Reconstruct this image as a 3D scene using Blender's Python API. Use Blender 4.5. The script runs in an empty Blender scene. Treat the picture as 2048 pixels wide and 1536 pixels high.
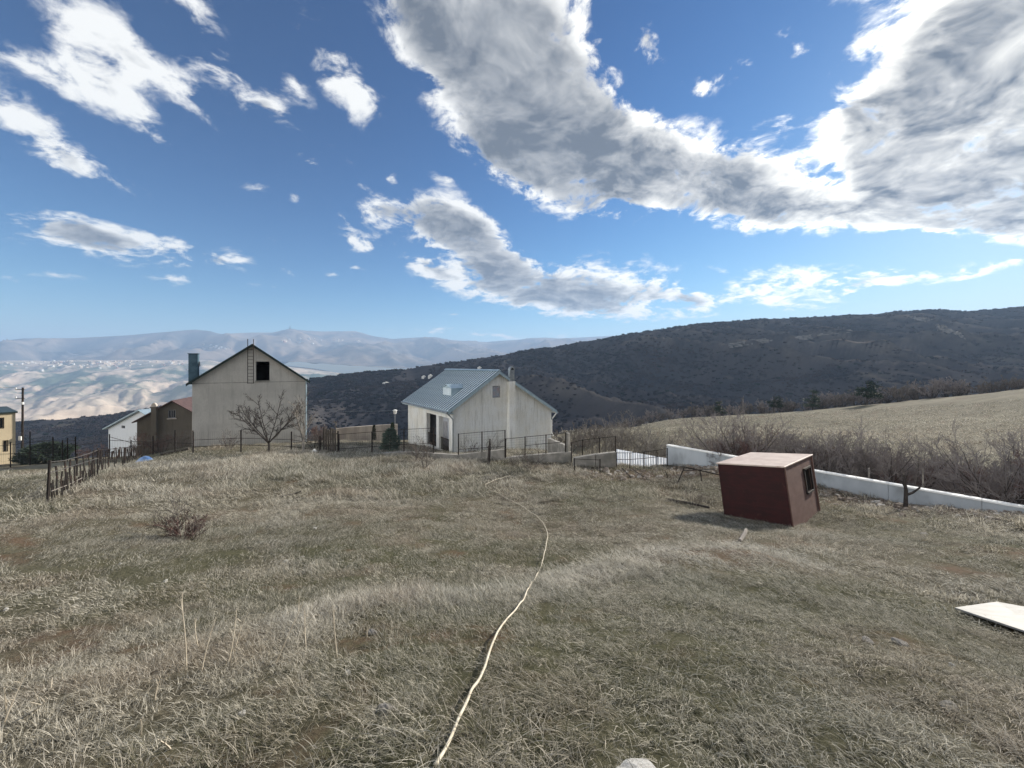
import bpy, math, random
import numpy as np
from mathutils import Matrix, Vector

scene = bpy.context.scene
RAD = math.radians
# ------------------------------------------------------------------ camera
F, CX, CY, CZ = 772.0, 1024.0, 730.0, 1.6        # focal length / principal point in pixels of the 2048 photo
cam_d = bpy.data.cameras.new("camera")
cam_d.sensor_width = 36.0
cam_d.lens = F / 2048 * 36.0
cam_d.shift_y = (CY - 768.0) / 2048.0
cam_d.clip_start, cam_d.clip_end = 0.05, 60000.0
cam = bpy.data.objects.new("camera", cam_d)
scene.collection.objects.link(cam)
cam.location = (0, 0, CZ)
cam.rotation_euler = (RAD(90), 0, 0)
scene.camera = cam

# ------------------------------------------------------------------ sun, sky, exposure
SUN_AZ, SUN_EL = 56.0, 24.0                      # to the right of the view direction, above the horizon
sun_dir = Vector((math.sin(RAD(SUN_AZ)) * math.cos(RAD(SUN_EL)), math.cos(RAD(SUN_AZ)) * math.cos(RAD(SUN_EL)), math.sin(RAD(SUN_EL))))
sd = bpy.data.lights.new("sun", 'SUN')
sd.energy, sd.angle, sd.color = 2.4, RAD(3.5), (1.0, 0.93, 0.82)
sun = bpy.data.objects.new("sun", sd)
scene.collection.objects.link(sun)
sun.location = (60, 60, 60)
sun.rotation_euler = (-sun_dir).to_track_quat('-Z', 'Y').to_euler()
vs = scene.view_settings
vs.view_transform, vs.look, vs.exposure, vs.gamma = 'Standard', 'None', 1.85, 1.0
vs.use_curve_mapping = False
scene.cycles.use_denoising = True
scene.cycles.max_bounces = 6
scene.cycles.transparent_max_bounces = 8

world = bpy.data.worlds.new("World")
scene.world = world
world.use_nodes = True
world.cycles.sampling_method = 'MANUAL'
world.cycles.sample_map_resolution = 192

class NT:
    """small helper to write node trees"""
    def __init__(s, tree): s.t = tree
    def n(s, typ, **kw):
        nd = s.t.nodes.new(typ)
        for k, v in kw.items(): setattr(nd, k, v)
        return nd
    def l(s, a, b): s.t.links.new(a, b)
    def val(s, sock, v):
        if hasattr(v, 'is_linked') or hasattr(v, 'links'): s.l(v, sock)
        else: sock.default_value = v
    def math(s, op, a, b=None, c=None, clamp=False):
        nd = s.n('ShaderNodeMath', operation=op, use_clamp=clamp)
        s.val(nd.inputs[0], a)
        if b is not None: s.val(nd.inputs[1], b)
        if c is not None: s.val(nd.inputs[2], c)
        return nd.outputs[0]
    def vmath(s, op, a, b=None, scale=None):
        nd = s.n('ShaderNodeVectorMath', operation=op)
        s.val(nd.inputs[0], a)
        if b is not None: s.val(nd.inputs[1], b)
        if scale is not None: s.val(nd.inputs['Scale'], scale)
        return nd.outputs['Value'] if op in ('LENGTH', 'DOT_PRODUCT', 'DISTANCE') else nd.outputs[0]
    def noise(s, vec, scale, detail=4.0, rough=0.55, lac=2.0, dist=0.0, dim='3D', w=None):
        nd = s.n('ShaderNodeTexNoise', noise_dimensions=dim)
        if vec is not None: s.l(vec, nd.inputs['Vector'])
        nd.inputs['Scale'].default_value = scale
        nd.inputs['Detail'].default_value = detail
        nd.inputs['Roughness'].default_value = rough
        nd.inputs['Lacunarity'].default_value = lac
        nd.inputs['Distortion'].default_value = dist
        return nd.outputs[0]
    def rng(s, v, a, b, c=0.0, d=1.0, smooth=False):
        nd = s.n('ShaderNodeMapRange', interpolation_type='SMOOTHSTEP' if smooth else 'LINEAR')
        s.val(nd.inputs[0], v)
        for i, x in enumerate((a, b, c, d)): s.val(nd.inputs[i + 1], x)
        return nd.outputs[0]
    def mix(s, f, a, b, blend='MIX'):
        nd = s.n('ShaderNodeMix', data_type='RGBA', blend_type=blend)
        s.val(nd.inputs[0], f)
        for sk, v in ((nd.inputs[6], a), (nd.inputs[7], b)):
            if isinstance(v, (tuple, list)): sk.default_value = tuple(v)[:3] + (1.0,)
            else: s.l(v, sk)
        return nd.outputs[2]

def pdir(px, py):
    return Vector(((px - CX) / F, 1.0, (CY - py) / F)).normalized()

# clouds: bearing of each cloud body given as the photo bearing (x, y), half length, half width, tilt, weight
CLOUDS = [
 (190, 70, 130, 62, 45, .95), (300, 135, 105, 36, 42, .9), (190, 170, 130, 48, 32, .85), (280, 235, 70, 26, 50, .75), (60, 130, 110, 30, 25, .8), (330, 285, 50, 14, 20, .8),
 (60, 255, 170, 45, 38, 1.05), (150, 320, 70, 28, 40, .8), (230, 362, 95, 24, 20, .62),
 (400, 60, 130, 52, 62, 1.0), (445, 140, 60, 28, 55, .8), (410, 205, 85, 32, 48, .85), (525, 205, 60, 38, -25, .95), (560, 265, 85, 30, 50, .9), (620, 322, 38, 12, 30, .85), (590, 165, 60, 20, 60, .55),
 (655, 85, 120, 50, 65, 1.05), (710, 185, 80, 38, 50, 1.1), (672, 305, 38, 13, 40, .75), (715, 365, 22, 8, 30, .6),
 (510, 378, 38, 12, 15, .85), (790, 354, 16, 12, 50, .8), (583, 400, 16, 10, 0, .6), (545, 488, 24, 10, 35, .8), (595, 545, 36, 14, 15, .95), (340, 561, 48, 10, 5, .75), (660, 545, 26, 7, 10, .75), (722, 538, 24, 5, 10, .7), (520, 573, 26, 6, 5, .6), (880, 360, 30, 9, 15, .55),
 (85, 458, 145, 36, 10, 1.15), (215, 488, 115, 36, 25, 1.15), (345, 497, 75, 22, 15, 1.05), (355, 530, 48, 11, 5, .85), (470, 518, 46, 20, 10, 1.0), (437, 522, 24, 18, 30, .9), (100, 546, 80, 14, 6, .8), (15, 567, 36, 10, 5, .8),
 (700, 480, 42, 20, 35, 1.05), (740, 492, 20, 20, 60, .95), (688, 438, 20, 8, 40, .8),
 (765, 428, 46, 24, 0, 1.05), (850, 445, 110, 42, 12, 1.25), (930, 472, 100, 50, 30, 1.35), (1005, 530, 115, 48, 40, 1.35), (850, 530, 75, 18, 20, .95), (930, 560, 110, 24, 15, 1.05),
 (1085, 575, 120, 46, 15, 1.35), (1235, 578, 150, 50, 4, 1.35), (1380, 597, 100, 24, 6, 1.2), (1180, 605, 110, 22, 8, 1.05),
 (1465, 525, 80, 22, -5, .9), (1600, 562, 180, 28, -2, .85), (1820, 550, 170, 17, -8, .9), (1985, 533, 110, 13, -10, .9), (1530, 598, 90, 18, 15, .8), (1690, 592, 120, 24, -20, .7),
 (930, 40, 220, 105, 20, 1.1), (1110, 90, 150, 100, 40, 1.3), (990, 180, 200, 105, 48, 1.5), (1140, 265, 220, 92, 32, 1.6), (1090, 350, 170, 52, 22, 1.4), (1340, 330, 230, 76, 16, 1.6), (1490, 365, 140, 48, 12, 1.2), (1440, 415, 190, 30, 8, 1.0), (1700, 425, 270, 36, 5, 1.05), (1180, 430, 80, 18, 20, .75),
 (1335, 130, 100, 26, 38, .9), (1420, 165, 75, 24, -22, .95), (1290, 80, 45, 26, 70, .8), (1595, 90, 70, 32, 40, .9), (1500, 128, 50, 16, -30, .6),
 (1900, 110, 300, 130, -25, 1.6), (1960, 250, 290, 130, 0, 1.8), (1800, 325, 220, 100, 8, 1.6), (1980, 380, 260, 70, 10, 1.7), (1720, 250, 90, 70, -50, .95), (1560, 250, 90, 30, -36, .85), (2060, 30, 260, 150, -20, 1.5), (1900, 440, 220, 34, 6, 1.3),
 (960, 669, 190, 7, 3, .8), (905, 633, 30, 5, 8, .5),
 (2350, 250, 300, 180, 0, 1.6), (2600, 480, 300, 90, -5, 1.2), (-250, 330, 220, 70, 30, 1.0), (-300, 120, 200, 90, 35, 1.0), (1000, -200, 300, 130, 20, 1.3), (350, -140, 180, 80, 50, 1.0), (1800, -220, 320, 160, -20, 1.5),
]
w = NT(world.node_tree)
for nd in list(world.node_tree.nodes): world.node_tree.nodes.remove(nd)
wout, bg = w.n('ShaderNodeOutputWorld'), w.n('ShaderNodeBackground')
w.l(bg.outputs[0], wout.inputs[0])
SKY_STRENGTH = 0.058
bg.inputs['Strength'].default_value = SKY_STRENGTH
tc = w.n('ShaderNodeTexCoord')
sky = w.n('ShaderNodeTexSky', sky_type='NISHITA', sun_disc=False)
sky.sun_elevation, sky.sun_rotation = RAD(SUN_EL), RAD(SUN_AZ)
sky.altitude, sky.air_density, sky.dust_density, sky.ozone_density = 900.0, 1.0, 0.25, 3.0
hs = w.n('ShaderNodeHueSaturation'); w.l(sky.outputs[0], hs.inputs['Color'])
hs.inputs['Hue'].default_value = 0.496; hs.inputs['Saturation'].default_value = 1.12; hs.inputs['Value'].default_value = 0.149
gm = w.n('ShaderNodeGamma'); w.l(hs.outputs[0], gm.inputs[0]); gm.inputs[1].default_value = 1.6
den_ = w.vmath('ADD', w.vmath('SCALE', gm.outputs[0], scale=0.60), (1, 1, 1))      # soft shoulder, as in the phone's picture
skycol = w.vmath('SCALE', w.vmath('DIVIDE', gm.outputs[0], den_), scale=0.95 / 0.149)
d0 = w.vmath('NORMALIZE', tc.outputs['Generated'])
sepd = w.n('ShaderNodeSeparateXYZ'); w.l(d0, sepd.inputs[0])
zc = w.math('ADD', w.math('MAXIMUM', sepd.outputs[2], 0.0), 0.30)
q = w.vmath('SCALE', d0, scale=w.math('DIVIDE', 1.0, zc))
warp = w.n('ShaderNodeTexNoise'); w.l(q, warp.inputs['Vector']); warp.inputs['Scale'].default_value = 3.0; warp.inputs['Detail'].default_value = 3.0
wv = w.vmath('SUBTRACT', warp.outputs['Color'], (0.5, 0.5, 0.5))
qw = w.vmath('ADD', q, w.vmath('SCALE', wv, scale=0.22))
offv = w.vmath('NORMALIZE', w.vmath('SUBTRACT', tuple(sun_dir), d0))
ql = w.vmath('ADD', qw, w.vmath('SCALE', offv, scale=0.085))
n1, n1l = w.noise(qw, 4.2, 8.0, 0.62), w.noise(ql, 4.2, 4.0, 0.62)
n2, n2l = w.noise(qw, 15.0, 5.0, 0.65), w.noise(ql, 15.0, 3.0, 0.65)
bdir = w.vmath('ADD', d0, w.vmath('SCALE', wv, scale=0.05))
acc = None
for (px, py, a, b, th, wt) in CLOUDS:
    if py > 400: wt *= .86
    if px < 760 and py < 400: wt *= .78              # thin wind-torn cloud
    c = pdir(px, py)
    ct, st = math.cos(RAD(th)), math.sin(RAD(th))
    av = pdir(px + a * ct, py + a * st) - c
    bv = pdir(px - b * st, py + b * ct) - c
    av -= c * av.dot(c); la = av.length; av.normalize()
    bv -= c * bv.dot(c); bv -= av * bv.dot(av); lb = bv.length; bv.normalize()
    da = w.vmath('DOT_PRODUCT', bdir, tuple(av / (la * 1.42)))
    db = w.vmath('DOT_PRODUCT', bdir, tuple(bv / (lb * 1.55)))
    r2 = w.math('MULTIPLY_ADD', da, da, w.math('MULTIPLY', db, db))
    f_ = w.math('SUBTRACT', 1.0, w.math('SQRT', r2), clamp=True)
    acc = w.math('MULTIPLY_ADD', f_, wt * 0.80, acc if acc is not None else 0.0)
# cloud carried on unseen behind the camera, thickened there to fill the camera-facing walls
back_fill = w.rng(w.noise(q, 1.3, 2.0, 0.5), 0.30, 0.50, smooth=True)
acc = w.math('MULTIPLY_ADD', back_fill, w.rng(sepd.outputs[1], 0.30, -0.15, 0.0, 1.25, smooth=True), acc)
body = w.math('MINIMUM', acc, 1.35)
amp_ = w.math('MULTIPLY_ADD', w.math('MINIMUM', body, 0.8), 4.9, 1.45)
def density(na, nb):
    dn = w.math('MULTIPLY_ADD', w.math('SUBTRACT', na, 0.5), amp_, w.math('MULTIPLY', body, 1.15))
    return w.math('SUBTRACT', w.math('MULTIPLY_ADD', w.math('SUBTRACT', nb, 0.5), w.math('MULTIPLY', amp_, 0.55), dn), 0.40)
dens, densl = density(n1, n2), density(n1l, n2l)
alpha = w.rng(dens, -0.12, 0.62, 0.0, 1.0, smooth=True)
tau = w.math('MAXIMUM', w.math('SUBTRACT', w.math('MULTIPLY_ADD', w.math('SUBTRACT', n1l, 0.5), 1.0, acc), 0.70), 0.0)
lit = w.math('EXPONENT', w.math('MULTIPLY', tau, -3.2))
edge = w.math('EXPONENT', w.math('MULTIPLY', w.math('MAXIMUM', dens, 0.0), -1.5))
lit = w.math('MAXIMUM', lit, w.math('MULTIPLY', edge, 0.8))
lit = w.math('ADD', lit, w.math('MULTIPLY', w.math('SUBTRACT', dens, densl), 0.21), clamp=True)
# thin cloud edges close to the sun are brighter
cosg = w.vmath('DOT_PRODUCT', d0, tuple(sun_dir))
glow = w.math('POWER', w.math('MAXIMUM', cosg, 0.0), 6.0)
ccol = w.mix(lit, (0.75, 0.86, 1.05), (4.9, 4.9, 4.8))
front = w.rng(cosg, -0.40, -0.80, 0.0, 1.0, smooth=True)          # unseen cloud opposite the sun, overbrightened as added fill light
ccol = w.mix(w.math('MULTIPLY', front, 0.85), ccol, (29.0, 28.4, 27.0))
ccol = w.mix(w.math('MULTIPLY', glow, lit), ccol, (10.0, 9.6, 8.6))
alpha = w.math('MULTIPLY', alpha, w.rng(sepd.outputs[2], 0.01, 0.06, 0.0, 1.0, smooth=True))
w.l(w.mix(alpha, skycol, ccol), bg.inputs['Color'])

# ------------------------------------------------------------------ helpers
COL = scene.collection
rng = np.random.default_rng(7)
rnd = random.Random(11)

def tag(o, label=None, cat=None, group=None, kind=None):
    if label: o["label"] = label
    if cat: o["category"] = cat
    if group: o["group"] = group
    if kind: o["kind"] = kind
    return o

def empty(name, loc=(0, 0, 0), rz=0.0):
    o = bpy.data.objects.new(name, None)
    o.empty_display_size = 0.3
    COL.objects.link(o)
    o.location = loc
    o.rotation_euler = (0, 0, rz)
    return o

class MB:
    """collects polygons for one mesh object"""
    def __init__(s): s.v, s.f = [], []
    def poly(s, vs_, fs):
        b = len(s.v); s.v.extend([tuple(p) for p in vs_]); s.f.extend([tuple(b + i for i in f) for f in fs]); return s
    def box(s, x0, x1, y0, y1, z0, z1):
        return s.poly([(x0, y0, z0), (x1, y0, z0), (x1, y1, z0), (x0, y1, z0), (x0, y0, z1), (x1, y0, z1), (x1, y1, z1), (x0, y1, z1)],
                      [(3, 2, 1, 0), (4, 5, 6, 7), (0, 1, 5, 4), (1, 2, 6, 5), (2, 3, 7, 6), (3, 0, 4, 7)])
    def prism(s, pts, y0, y1):
        """polygon in x,z (counter-clockwise seen from -y) pulled from y0 to y1"""
        n = len(pts)
        vs_ = [(x, y0, z) for x, z in pts] + [(x, y1, z) for x, z in pts]
        return s.poly(vs_, [tuple(range(n)), tuple(range(2 * n - 1, n - 1, -1))] + [(i, n + i, n + (i + 1) % n, (i + 1) % n) for i in range(n)])
    def tube(s, pts, rad, sides=6, cap=True):
        pts = [Vector(p) for p in pts]
        rads = rad if isinstance(rad, (list, tuple)) else [rad] * len(pts)
        base = len(s.v)
        for i, p in enumerate(pts):
            d = (pts[min(i + 1, len(pts) - 1)] - pts[max(i - 1, 0)])
            d = d.normalized() if d.length > 1e-9 else Vector((0, 0, 1))
            up = Vector((0, 0, 1)) if abs(d.z) < 0.9 else Vector((1, 0, 0))
            a = d.cross(up).normalized(); b = a.cross(d)
            for k in range(sides):
                t = 2 * math.pi * k / sides
                s.v.append(tuple(p + (a * math.cos(t) + b * math.sin(t)) * rads[i]))
        for i in range(len(pts) - 1):
            for k in range(sides):
                k2 = (k + 1) % sides
                s.f.append((base + i * sides + k, base + i * sides + k2, base + (i + 1) * sides + k2, base + (i + 1) * sides + k))
        if cap:
            s.f.append(tuple(base + k for k in reversed(range(sides))))
            e = base + (len(pts) - 1) * sides
            s.f.append(tuple(e + k for k in range(sides)))
        return s
    def mesh(s, name):
        me = bpy.data.meshes.new(name); me.from_pydata(s.v, [], s.f); me.update(); return me
    def build(s, name, mat, parent=None, smooth=False, bevel=0.0):
        return mkobj(name, s.mesh(name), mat, parent, smooth, bevel)

def mkobj(name, me, mat, parent=None, smooth=False, bevel=0.0):
    if mat is not None and not me.materials: me.materials.append(mat)
    if smooth:
        me.polygons.foreach_set('use_smooth', [True] * len(me.polygons))
    o = bpy.data.objects.new(name, me)
    COL.objects.link(o)
    if parent is not None: o.parent = parent
    if bevel > 0:
        m = o.modifiers.new('bevel', 'BEVEL'); m.width = bevel; m.segments = 1; m.limit_method = 'ANGLE'
    return o

def grid_mesh(name, X, Y, Z, wrap=False):
    r, c = X.shape
    V = np.stack([X, Y, Z], -1).reshape(-1, 3)
    i = np.arange(r - 1)[:, None] * c + np.arange(c - 1)[None, :]
    Fq = np.stack([i, i + 1, i + 1 + c, i + c], -1).reshape(-1, 4)
    me = bpy.data.meshes.new(name)
    me.vertices.add(len(V)); me.vertices.foreach_set('co', V.astype(np.float32).ravel())
    me.loops.add(Fq.size); me.loops.foreach_set('vertex_index', Fq.astype(np.int32).ravel())
    me.polygons.add(len(Fq)); me.polygons.foreach_set('loop_start', (np.arange(len(Fq)) * 4).astype(np.int32))
    me.polygons.foreach_set('use_smooth', np.ones(len(Fq), bool))
    me.update(calc_edges=True); me.validate()
    return me

def add_attr(me, name, arr, typ='FLOAT'):
    a = me.attributes.new(name, typ, 'POINT')
    a.data.foreach_set('vector' if typ == 'FLOAT_VECTOR' else 'value', np.asarray(arr).ravel())

# numpy noise
def _h(ix, iy, seed):
    n = (ix.astype(np.int64) * 374761393 + iy.astype(np.int64) * 668265263 + seed * 1442695041) & 0xFFFFFFFF
    n = ((n ^ (n >> 13)) * 1274126177) & 0xFFFFFFFF
    return ((n ^ (n >> 16)) & 0xFFFF) / 65535.0
def vnoise(x, y, seed=0):
    x = np.asarray(x, float); y = np.asarray(y, float)
    ix, iy = np.floor(x), np.floor(y); fx, fy = x - ix, y - iy
    ux, uy = fx * fx * fx * (fx * (fx * 6 - 15) + 10), fy * fy * fy * (fy * (fy * 6 - 15) + 10)
    a, b = _h(ix, iy, seed), _h(ix + 1, iy, seed); c, d = _h(ix, iy + 1, seed), _h(ix + 1, iy + 1, seed)
    return (a * (1 - ux) + b * ux) * (1 - uy) + (c * (1 - ux) + d * ux) * uy
def fbm(x, y, oct_=4, seed=0, rough=0.5, ridged=False):
    t, amp, tot = 0.0, 1.0, 0.0
    for o in range(oct_):
        n = vnoise(np.asarray(x) * 2.03 ** o + 17.3 * o, np.asarray(y) * 2.03 ** o - 9.1 * o, seed + o)
        if ridged: n = 1 - np.abs(2 * n - 1)
        t = t + n * amp; tot += amp; amp *= rough
    return t / tot
def sstep(a, b, x):
    t = np.clip((np.asarray(x, float) - a) / (b - a), 0, 1); return t * t * (3 - 2 * t)

# ------------------------------------------------------------------ materials
def newmat(name):
    m = bpy.data.materials.new(name); m.use_nodes = True
    t = NT(m.node_tree); return m, t, m.node_tree.nodes['Principled BSDF']

def surf(name, c1, c2, scale=3.0, rough=0.85, bump=0.15, bscale=None, detail=6, metallic=0.0, stretch=(1, 1, 1), c3=None, s3=0.6, lo=0.35, hi=0.65, spec=0.3, obj=True):
    """two- or three-tone worn surface"""
    m, t, p = newmat(name)
    tcn = t.n('ShaderNodeTexCoord')
    mp = t.n('ShaderNodeMapping'); t.l(tcn.outputs['Object'], mp.inputs[0]); mp.inputs['Scale'].default_value = stretch
    v = mp.outputs[0]
    f = t.rng(t.noise(v, scale, detail, 0.6), lo, hi, smooth=True)
    col = t.mix(f, c1, c2)
    if c3 is not None:
        col = t.mix(t.rng(t.noise(v, s3, 4, 0.6), 0.5, 0.68, smooth=True), col, c3)
    t.l(col, p.inputs['Base Color'])
    p.inputs['Roughness'].default_value = rough; p.inputs['Metallic'].default_value = metallic
    p.inputs['Specular IOR Level'].default_value = spec
    if bump > 0:
        b = t.n('ShaderNodeBump'); b.inputs['Strength'].default_value = bump; b.inputs['Distance'].default_value = 0.03
        t.l(t.noise(v, bscale or scale * 4, 5, 0.6), b.inputs['Height']); t.l(b.outputs[0], p.inputs['Normal'])
    return m

def stucco(name, base, dark, warm, streak=0.5):
    """rendered wall with rain streaks, blotches and fine trowel relief"""
    m, t, p = newmat(name)
    tcn = t.n('ShaderNodeTexCoord'); v = tcn.outputs['Object']
    m1 = t.n('ShaderNodeMapping'); t.l(v, m1.inputs[0]); m1.inputs['Scale'].default_value = (1.6, 1.6, 0.16)
    st = t.rng(t.noise(m1.outputs[0], 2.2, 5, 0.65), 0.50, 0.72, smooth=True)
    m2 = t.n('ShaderNodeMapping'); t.l(v, m2.inputs[0]); m2.inputs['Scale'].default_value = (6, 6, 0.5)
    st2 = t.rng(t.noise(m2.outputs[0], 1.5, 4, 0.6), 0.52, 0.70, smooth=True)
    bl = t.rng(t.noise(v, 0.55, 6, 0.65), 0.38, 0.66, smooth=True)
    fine = t.noise(v, 9.0, 6, 0.7)
    col = t.mix(t.math('MULTIPLY', bl, 0.8), base, warm)
    col = t.mix(t.math('MULTIPLY', st, streak), col, dark)
    col = t.mix(t.math('MULTIPLY', st2, streak * 0.6), col, dark)
    col = t.mix(t.rng(fine, 0.3, 0.7, 0.0, 0.30), col, dark)
    t.l(col, p.inputs['Base Color']); p.inputs['Roughness'].default_value = 0.92; p.inputs['Specular IOR Level'].default_value = 0.2
    b = t.n('ShaderNodeBump'); b.inputs['Strength'].default_value = 0.35; b.inputs['Distance'].default_value = 0.02
    t.l(t.noise(v, 14, 6, 0.7), b.inputs['Height']); t.l(b.outputs[0], p.inputs['Normal'])
    return m

M = {}
M['stucco_grey'] = stucco('grey_stucco', (0.64, 0.605, 0.55), (0.33, 0.31, 0.28), (0.50, 0.475, 0.43), 0.48)
M['stucco_cream'] = stucco('cream_stucco', (0.84, 0.845, 0.83), (0.40, 0.385, 0.345), (0.77, 0.74, 0.66), 0.70)
M['stucco_yellow'] = stucco('yellow_stucco', (0.62, 0.52, 0.36), (0.42, 0.35, 0.25), (0.55, 0.46, 0.32), 0.25)
M['stucco_brown'] = stucco('brown_stucco', (0.15, 0.135, 0.115), (0.08, 0.07, 0.06), (0.125, 0.11, 0.092), 0.5)
M['stucco_white'] = stucco('white_stucco', (0.72, 0.74, 0.77), (0.50, 0.53, 0.58), (0.66, 0.69, 0.73), 0.3)
M['concrete'] = surf('concrete', (0.33, 0.31, 0.28), (0.21, 0.20, 0.18), 2.0, 0.9, 0.4, c3=(0.16, 0.155, 0.14))
M['concrete_pale'] = surf('pale_concrete', (0.50, 0.45, 0.40), (0.36, 0.32, 0.29), 1.6, 0.9, 0.3, stretch=(1, 1, .4), c3=(0.30, 0.27, 0.25))
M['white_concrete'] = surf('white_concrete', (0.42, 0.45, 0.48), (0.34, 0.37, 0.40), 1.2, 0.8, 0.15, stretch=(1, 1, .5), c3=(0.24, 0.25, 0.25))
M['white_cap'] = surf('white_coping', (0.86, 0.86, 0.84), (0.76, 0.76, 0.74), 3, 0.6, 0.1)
M['roof_metal'] = surf('blue_grey_sheet_metal', (0.68, 0.75, 0.79), (0.58, 0.66, 0.71), 1.4, 0.5, 0.05, metallic=0.1, c3=(0.72, 0.78, 0.80), spec=0.5)
M['roof_seam'] = surf('shadow_dark_seam_metal', (0.24, 0.31, 0.36), (0.18, 0.24, 0.29), 2, 0.5, 0.05, metallic=0.2)  # ribs coloured darker to stand in for the shadow along each seam
M['roof_edge'] = surf('pale_sheet_metal_trim', (0.42, 0.52, 0.58), (0.32, 0.42, 0.48), 2.0, 0.4, 0.05, metallic=0.3, spec=0.5)
M['roof_dark'] = surf('dark_green_sheet_metal', (0.045, 0.065, 0.062), (0.03, 0.042, 0.04), 1.5, 0.5, 0.1, metallic=0.3)
M['roof_red'] = surf('faded_red_roof_sheet', (0.10, 0.062, 0.058), (0.075, 0.046, 0.044), 2, 0.7, 0.2)
M['flue'] = surf('blue_painted_sheet_metal', (0.10, 0.17, 0.22), (0.06, 0.11, 0.15), 2, 0.5, 0.1, metallic=0.2)
M['galv'] = surf('galvanised_metal', (0.34, 0.36, 0.37), (0.22, 0.24, 0.26), 4, 0.45, 0.1, metallic=0.6)
M['iron'] = surf('dark_rusty_iron', (0.024, 0.018, 0.016), (0.013, 0.011, 0.010), 14, 0.8, 0.3, c3=(0.05, 0.03, 0.022), s3=4)
M['iron_grey'] = surf('weathered_grey_steel', (0.10, 0.095, 0.09), (0.055, 0.05, 0.048), 10, 0.7, 0.2)
M['wire'] = surf('grey_wire', (0.16, 0.155, 0.15), (0.10, 0.095, 0.09), 10, 0.6, 0.0)
M['red_paint'] = None
M['wood'] = surf('grey_weathered_wood', (0.11, 0.095, 0.08), (0.05, 0.042, 0.036), 5, 0.9, 0.5, stretch=(4, 4, .5))
M['bark'] = surf('dark_bark', (0.065, 0.055, 0.05), (0.035, 0.03, 0.027), 12, 0.9, 0.5)
M['twig'] = surf('grey_brown_twigs', (0.15, 0.13, 0.115), (0.09, 0.077, 0.07), 2, 0.9, 0.0)
M['twig_pale'] = surf('pale_grey_twigs', (0.24, 0.215, 0.19), (0.15, 0.135, 0.12), 2, 0.9, 0.0)
M['twig_mauve'] = surf('mauve_grey_twigs', (0.23, 0.205, 0.195), (0.145, 0.125, 0.122), 1.5, 0.9, 0.0)
M['twig_red'] = surf('reddish_twigs', (0.14, 0.085, 0.075), (0.09, 0.055, 0.05), 1.5, 0.9, 0.0)
M['bark_pale'] = surf('pale_bark', (0.36, 0.33, 0.29), (0.22, 0.20, 0.18), 6, 0.9, 0.3)
M['needle'] = surf('dark_green_needles', (0.028, 0.048, 0.026), (0.016, 0.028, 0.018), 1.2, 0.7, 0.0)
M['needle_blue'] = surf('blue_green_needles', (0.085, 0.13, 0.095), (0.05, 0.08, 0.06), 2.2, 0.7, 0.0)
M['stone'] = surf('grey_stone', (0.33, 0.31, 0.28), (0.18, 0.165, 0.15), 6, 0.9, 0.6)
M['stone_white'] = surf('white_limestone', (0.72, 0.70, 0.66), (0.52, 0.50, 0.46), 8, 0.9, 0.7)
M['glass'] = None
M['white_board'] = surf('weathered_white_board', (0.31, 0.305, 0.29), (0.24, 0.235, 0.22), 2.5, 0.6, 0.15, c3=(0.17, 0.16, 0.14), stretch=(1, 4, 1))
M['white_sheet'] = surf('white_corrugated_sheet', (0.78, 0.80, 0.82), (0.66, 0.68, 0.71), 2, 0.5, 0.1)
M['white_plastic'] = surf('white_plastic', (0.80, 0.80, 0.78), (0.70, 0.70, 0.68), 5, 0.45, 0.05)
M['white_paint'] = surf('white_paint', (0.74, 0.74, 0.72), (0.62, 0.62, 0.60), 4, 0.6, 0.1)
M['blue_plastic'] = surf('blue_plastic_sheet', (0.10, 0.22, 0.50), (0.30, 0.42, 0.62), 5, 0.4, 0.3)
M['hose'] = surf('cream_plastic_hose', (0.66, 0.60, 0.48), (0.50, 0.44, 0.34), 8, 0.5, 0.1)
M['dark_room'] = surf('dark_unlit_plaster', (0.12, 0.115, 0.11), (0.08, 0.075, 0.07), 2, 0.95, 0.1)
M['recess'] = surf('blue_grey_plaster', (0.62, 0.65, 0.70), (0.52, 0.55, 0.60), 1.2, 0.9, 0.15, c3=(0.45, 0.47, 0.52))
M['window_frame'] = surf('grey_window_frame', (0.38, 0.38, 0.40), (0.28, 0.28, 0.30), 6, 0.6, 0.1)
M['pane'] = surf('dull_film_on_glass', (0.32, 0.36, 0.44), (0.42, 0.42, 0.46), 6, 0.25, 0.0, spec=0.6, c3=(0.40, 0.33, 0.34), s3=3)
M['pane_dark'] = surf('dark_glass', (0.02, 0.024, 0.03), (0.035, 0.04, 0.05), 2, 0.15, 0.0, spec=0.7)
M['shed_red'] = None

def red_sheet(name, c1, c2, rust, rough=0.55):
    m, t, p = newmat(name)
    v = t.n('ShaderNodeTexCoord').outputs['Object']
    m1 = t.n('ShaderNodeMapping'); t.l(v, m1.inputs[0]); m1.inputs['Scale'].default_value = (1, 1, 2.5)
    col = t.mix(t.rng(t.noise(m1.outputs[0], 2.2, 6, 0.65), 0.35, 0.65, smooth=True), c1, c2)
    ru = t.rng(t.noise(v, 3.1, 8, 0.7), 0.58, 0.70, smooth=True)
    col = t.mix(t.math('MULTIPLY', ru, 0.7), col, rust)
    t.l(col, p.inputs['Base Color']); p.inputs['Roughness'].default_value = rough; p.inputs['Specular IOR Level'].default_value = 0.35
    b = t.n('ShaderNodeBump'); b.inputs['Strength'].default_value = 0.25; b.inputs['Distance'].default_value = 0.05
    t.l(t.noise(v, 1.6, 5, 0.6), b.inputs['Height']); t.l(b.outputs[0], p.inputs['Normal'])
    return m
M['shed_red'] = red_sheet('dark_red_painted_steel', (0.020, 0.0036, 0.0036), (0.036, 0.0058, 0.0058), (0.07, 0.026, 0.02), 0.75)
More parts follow.
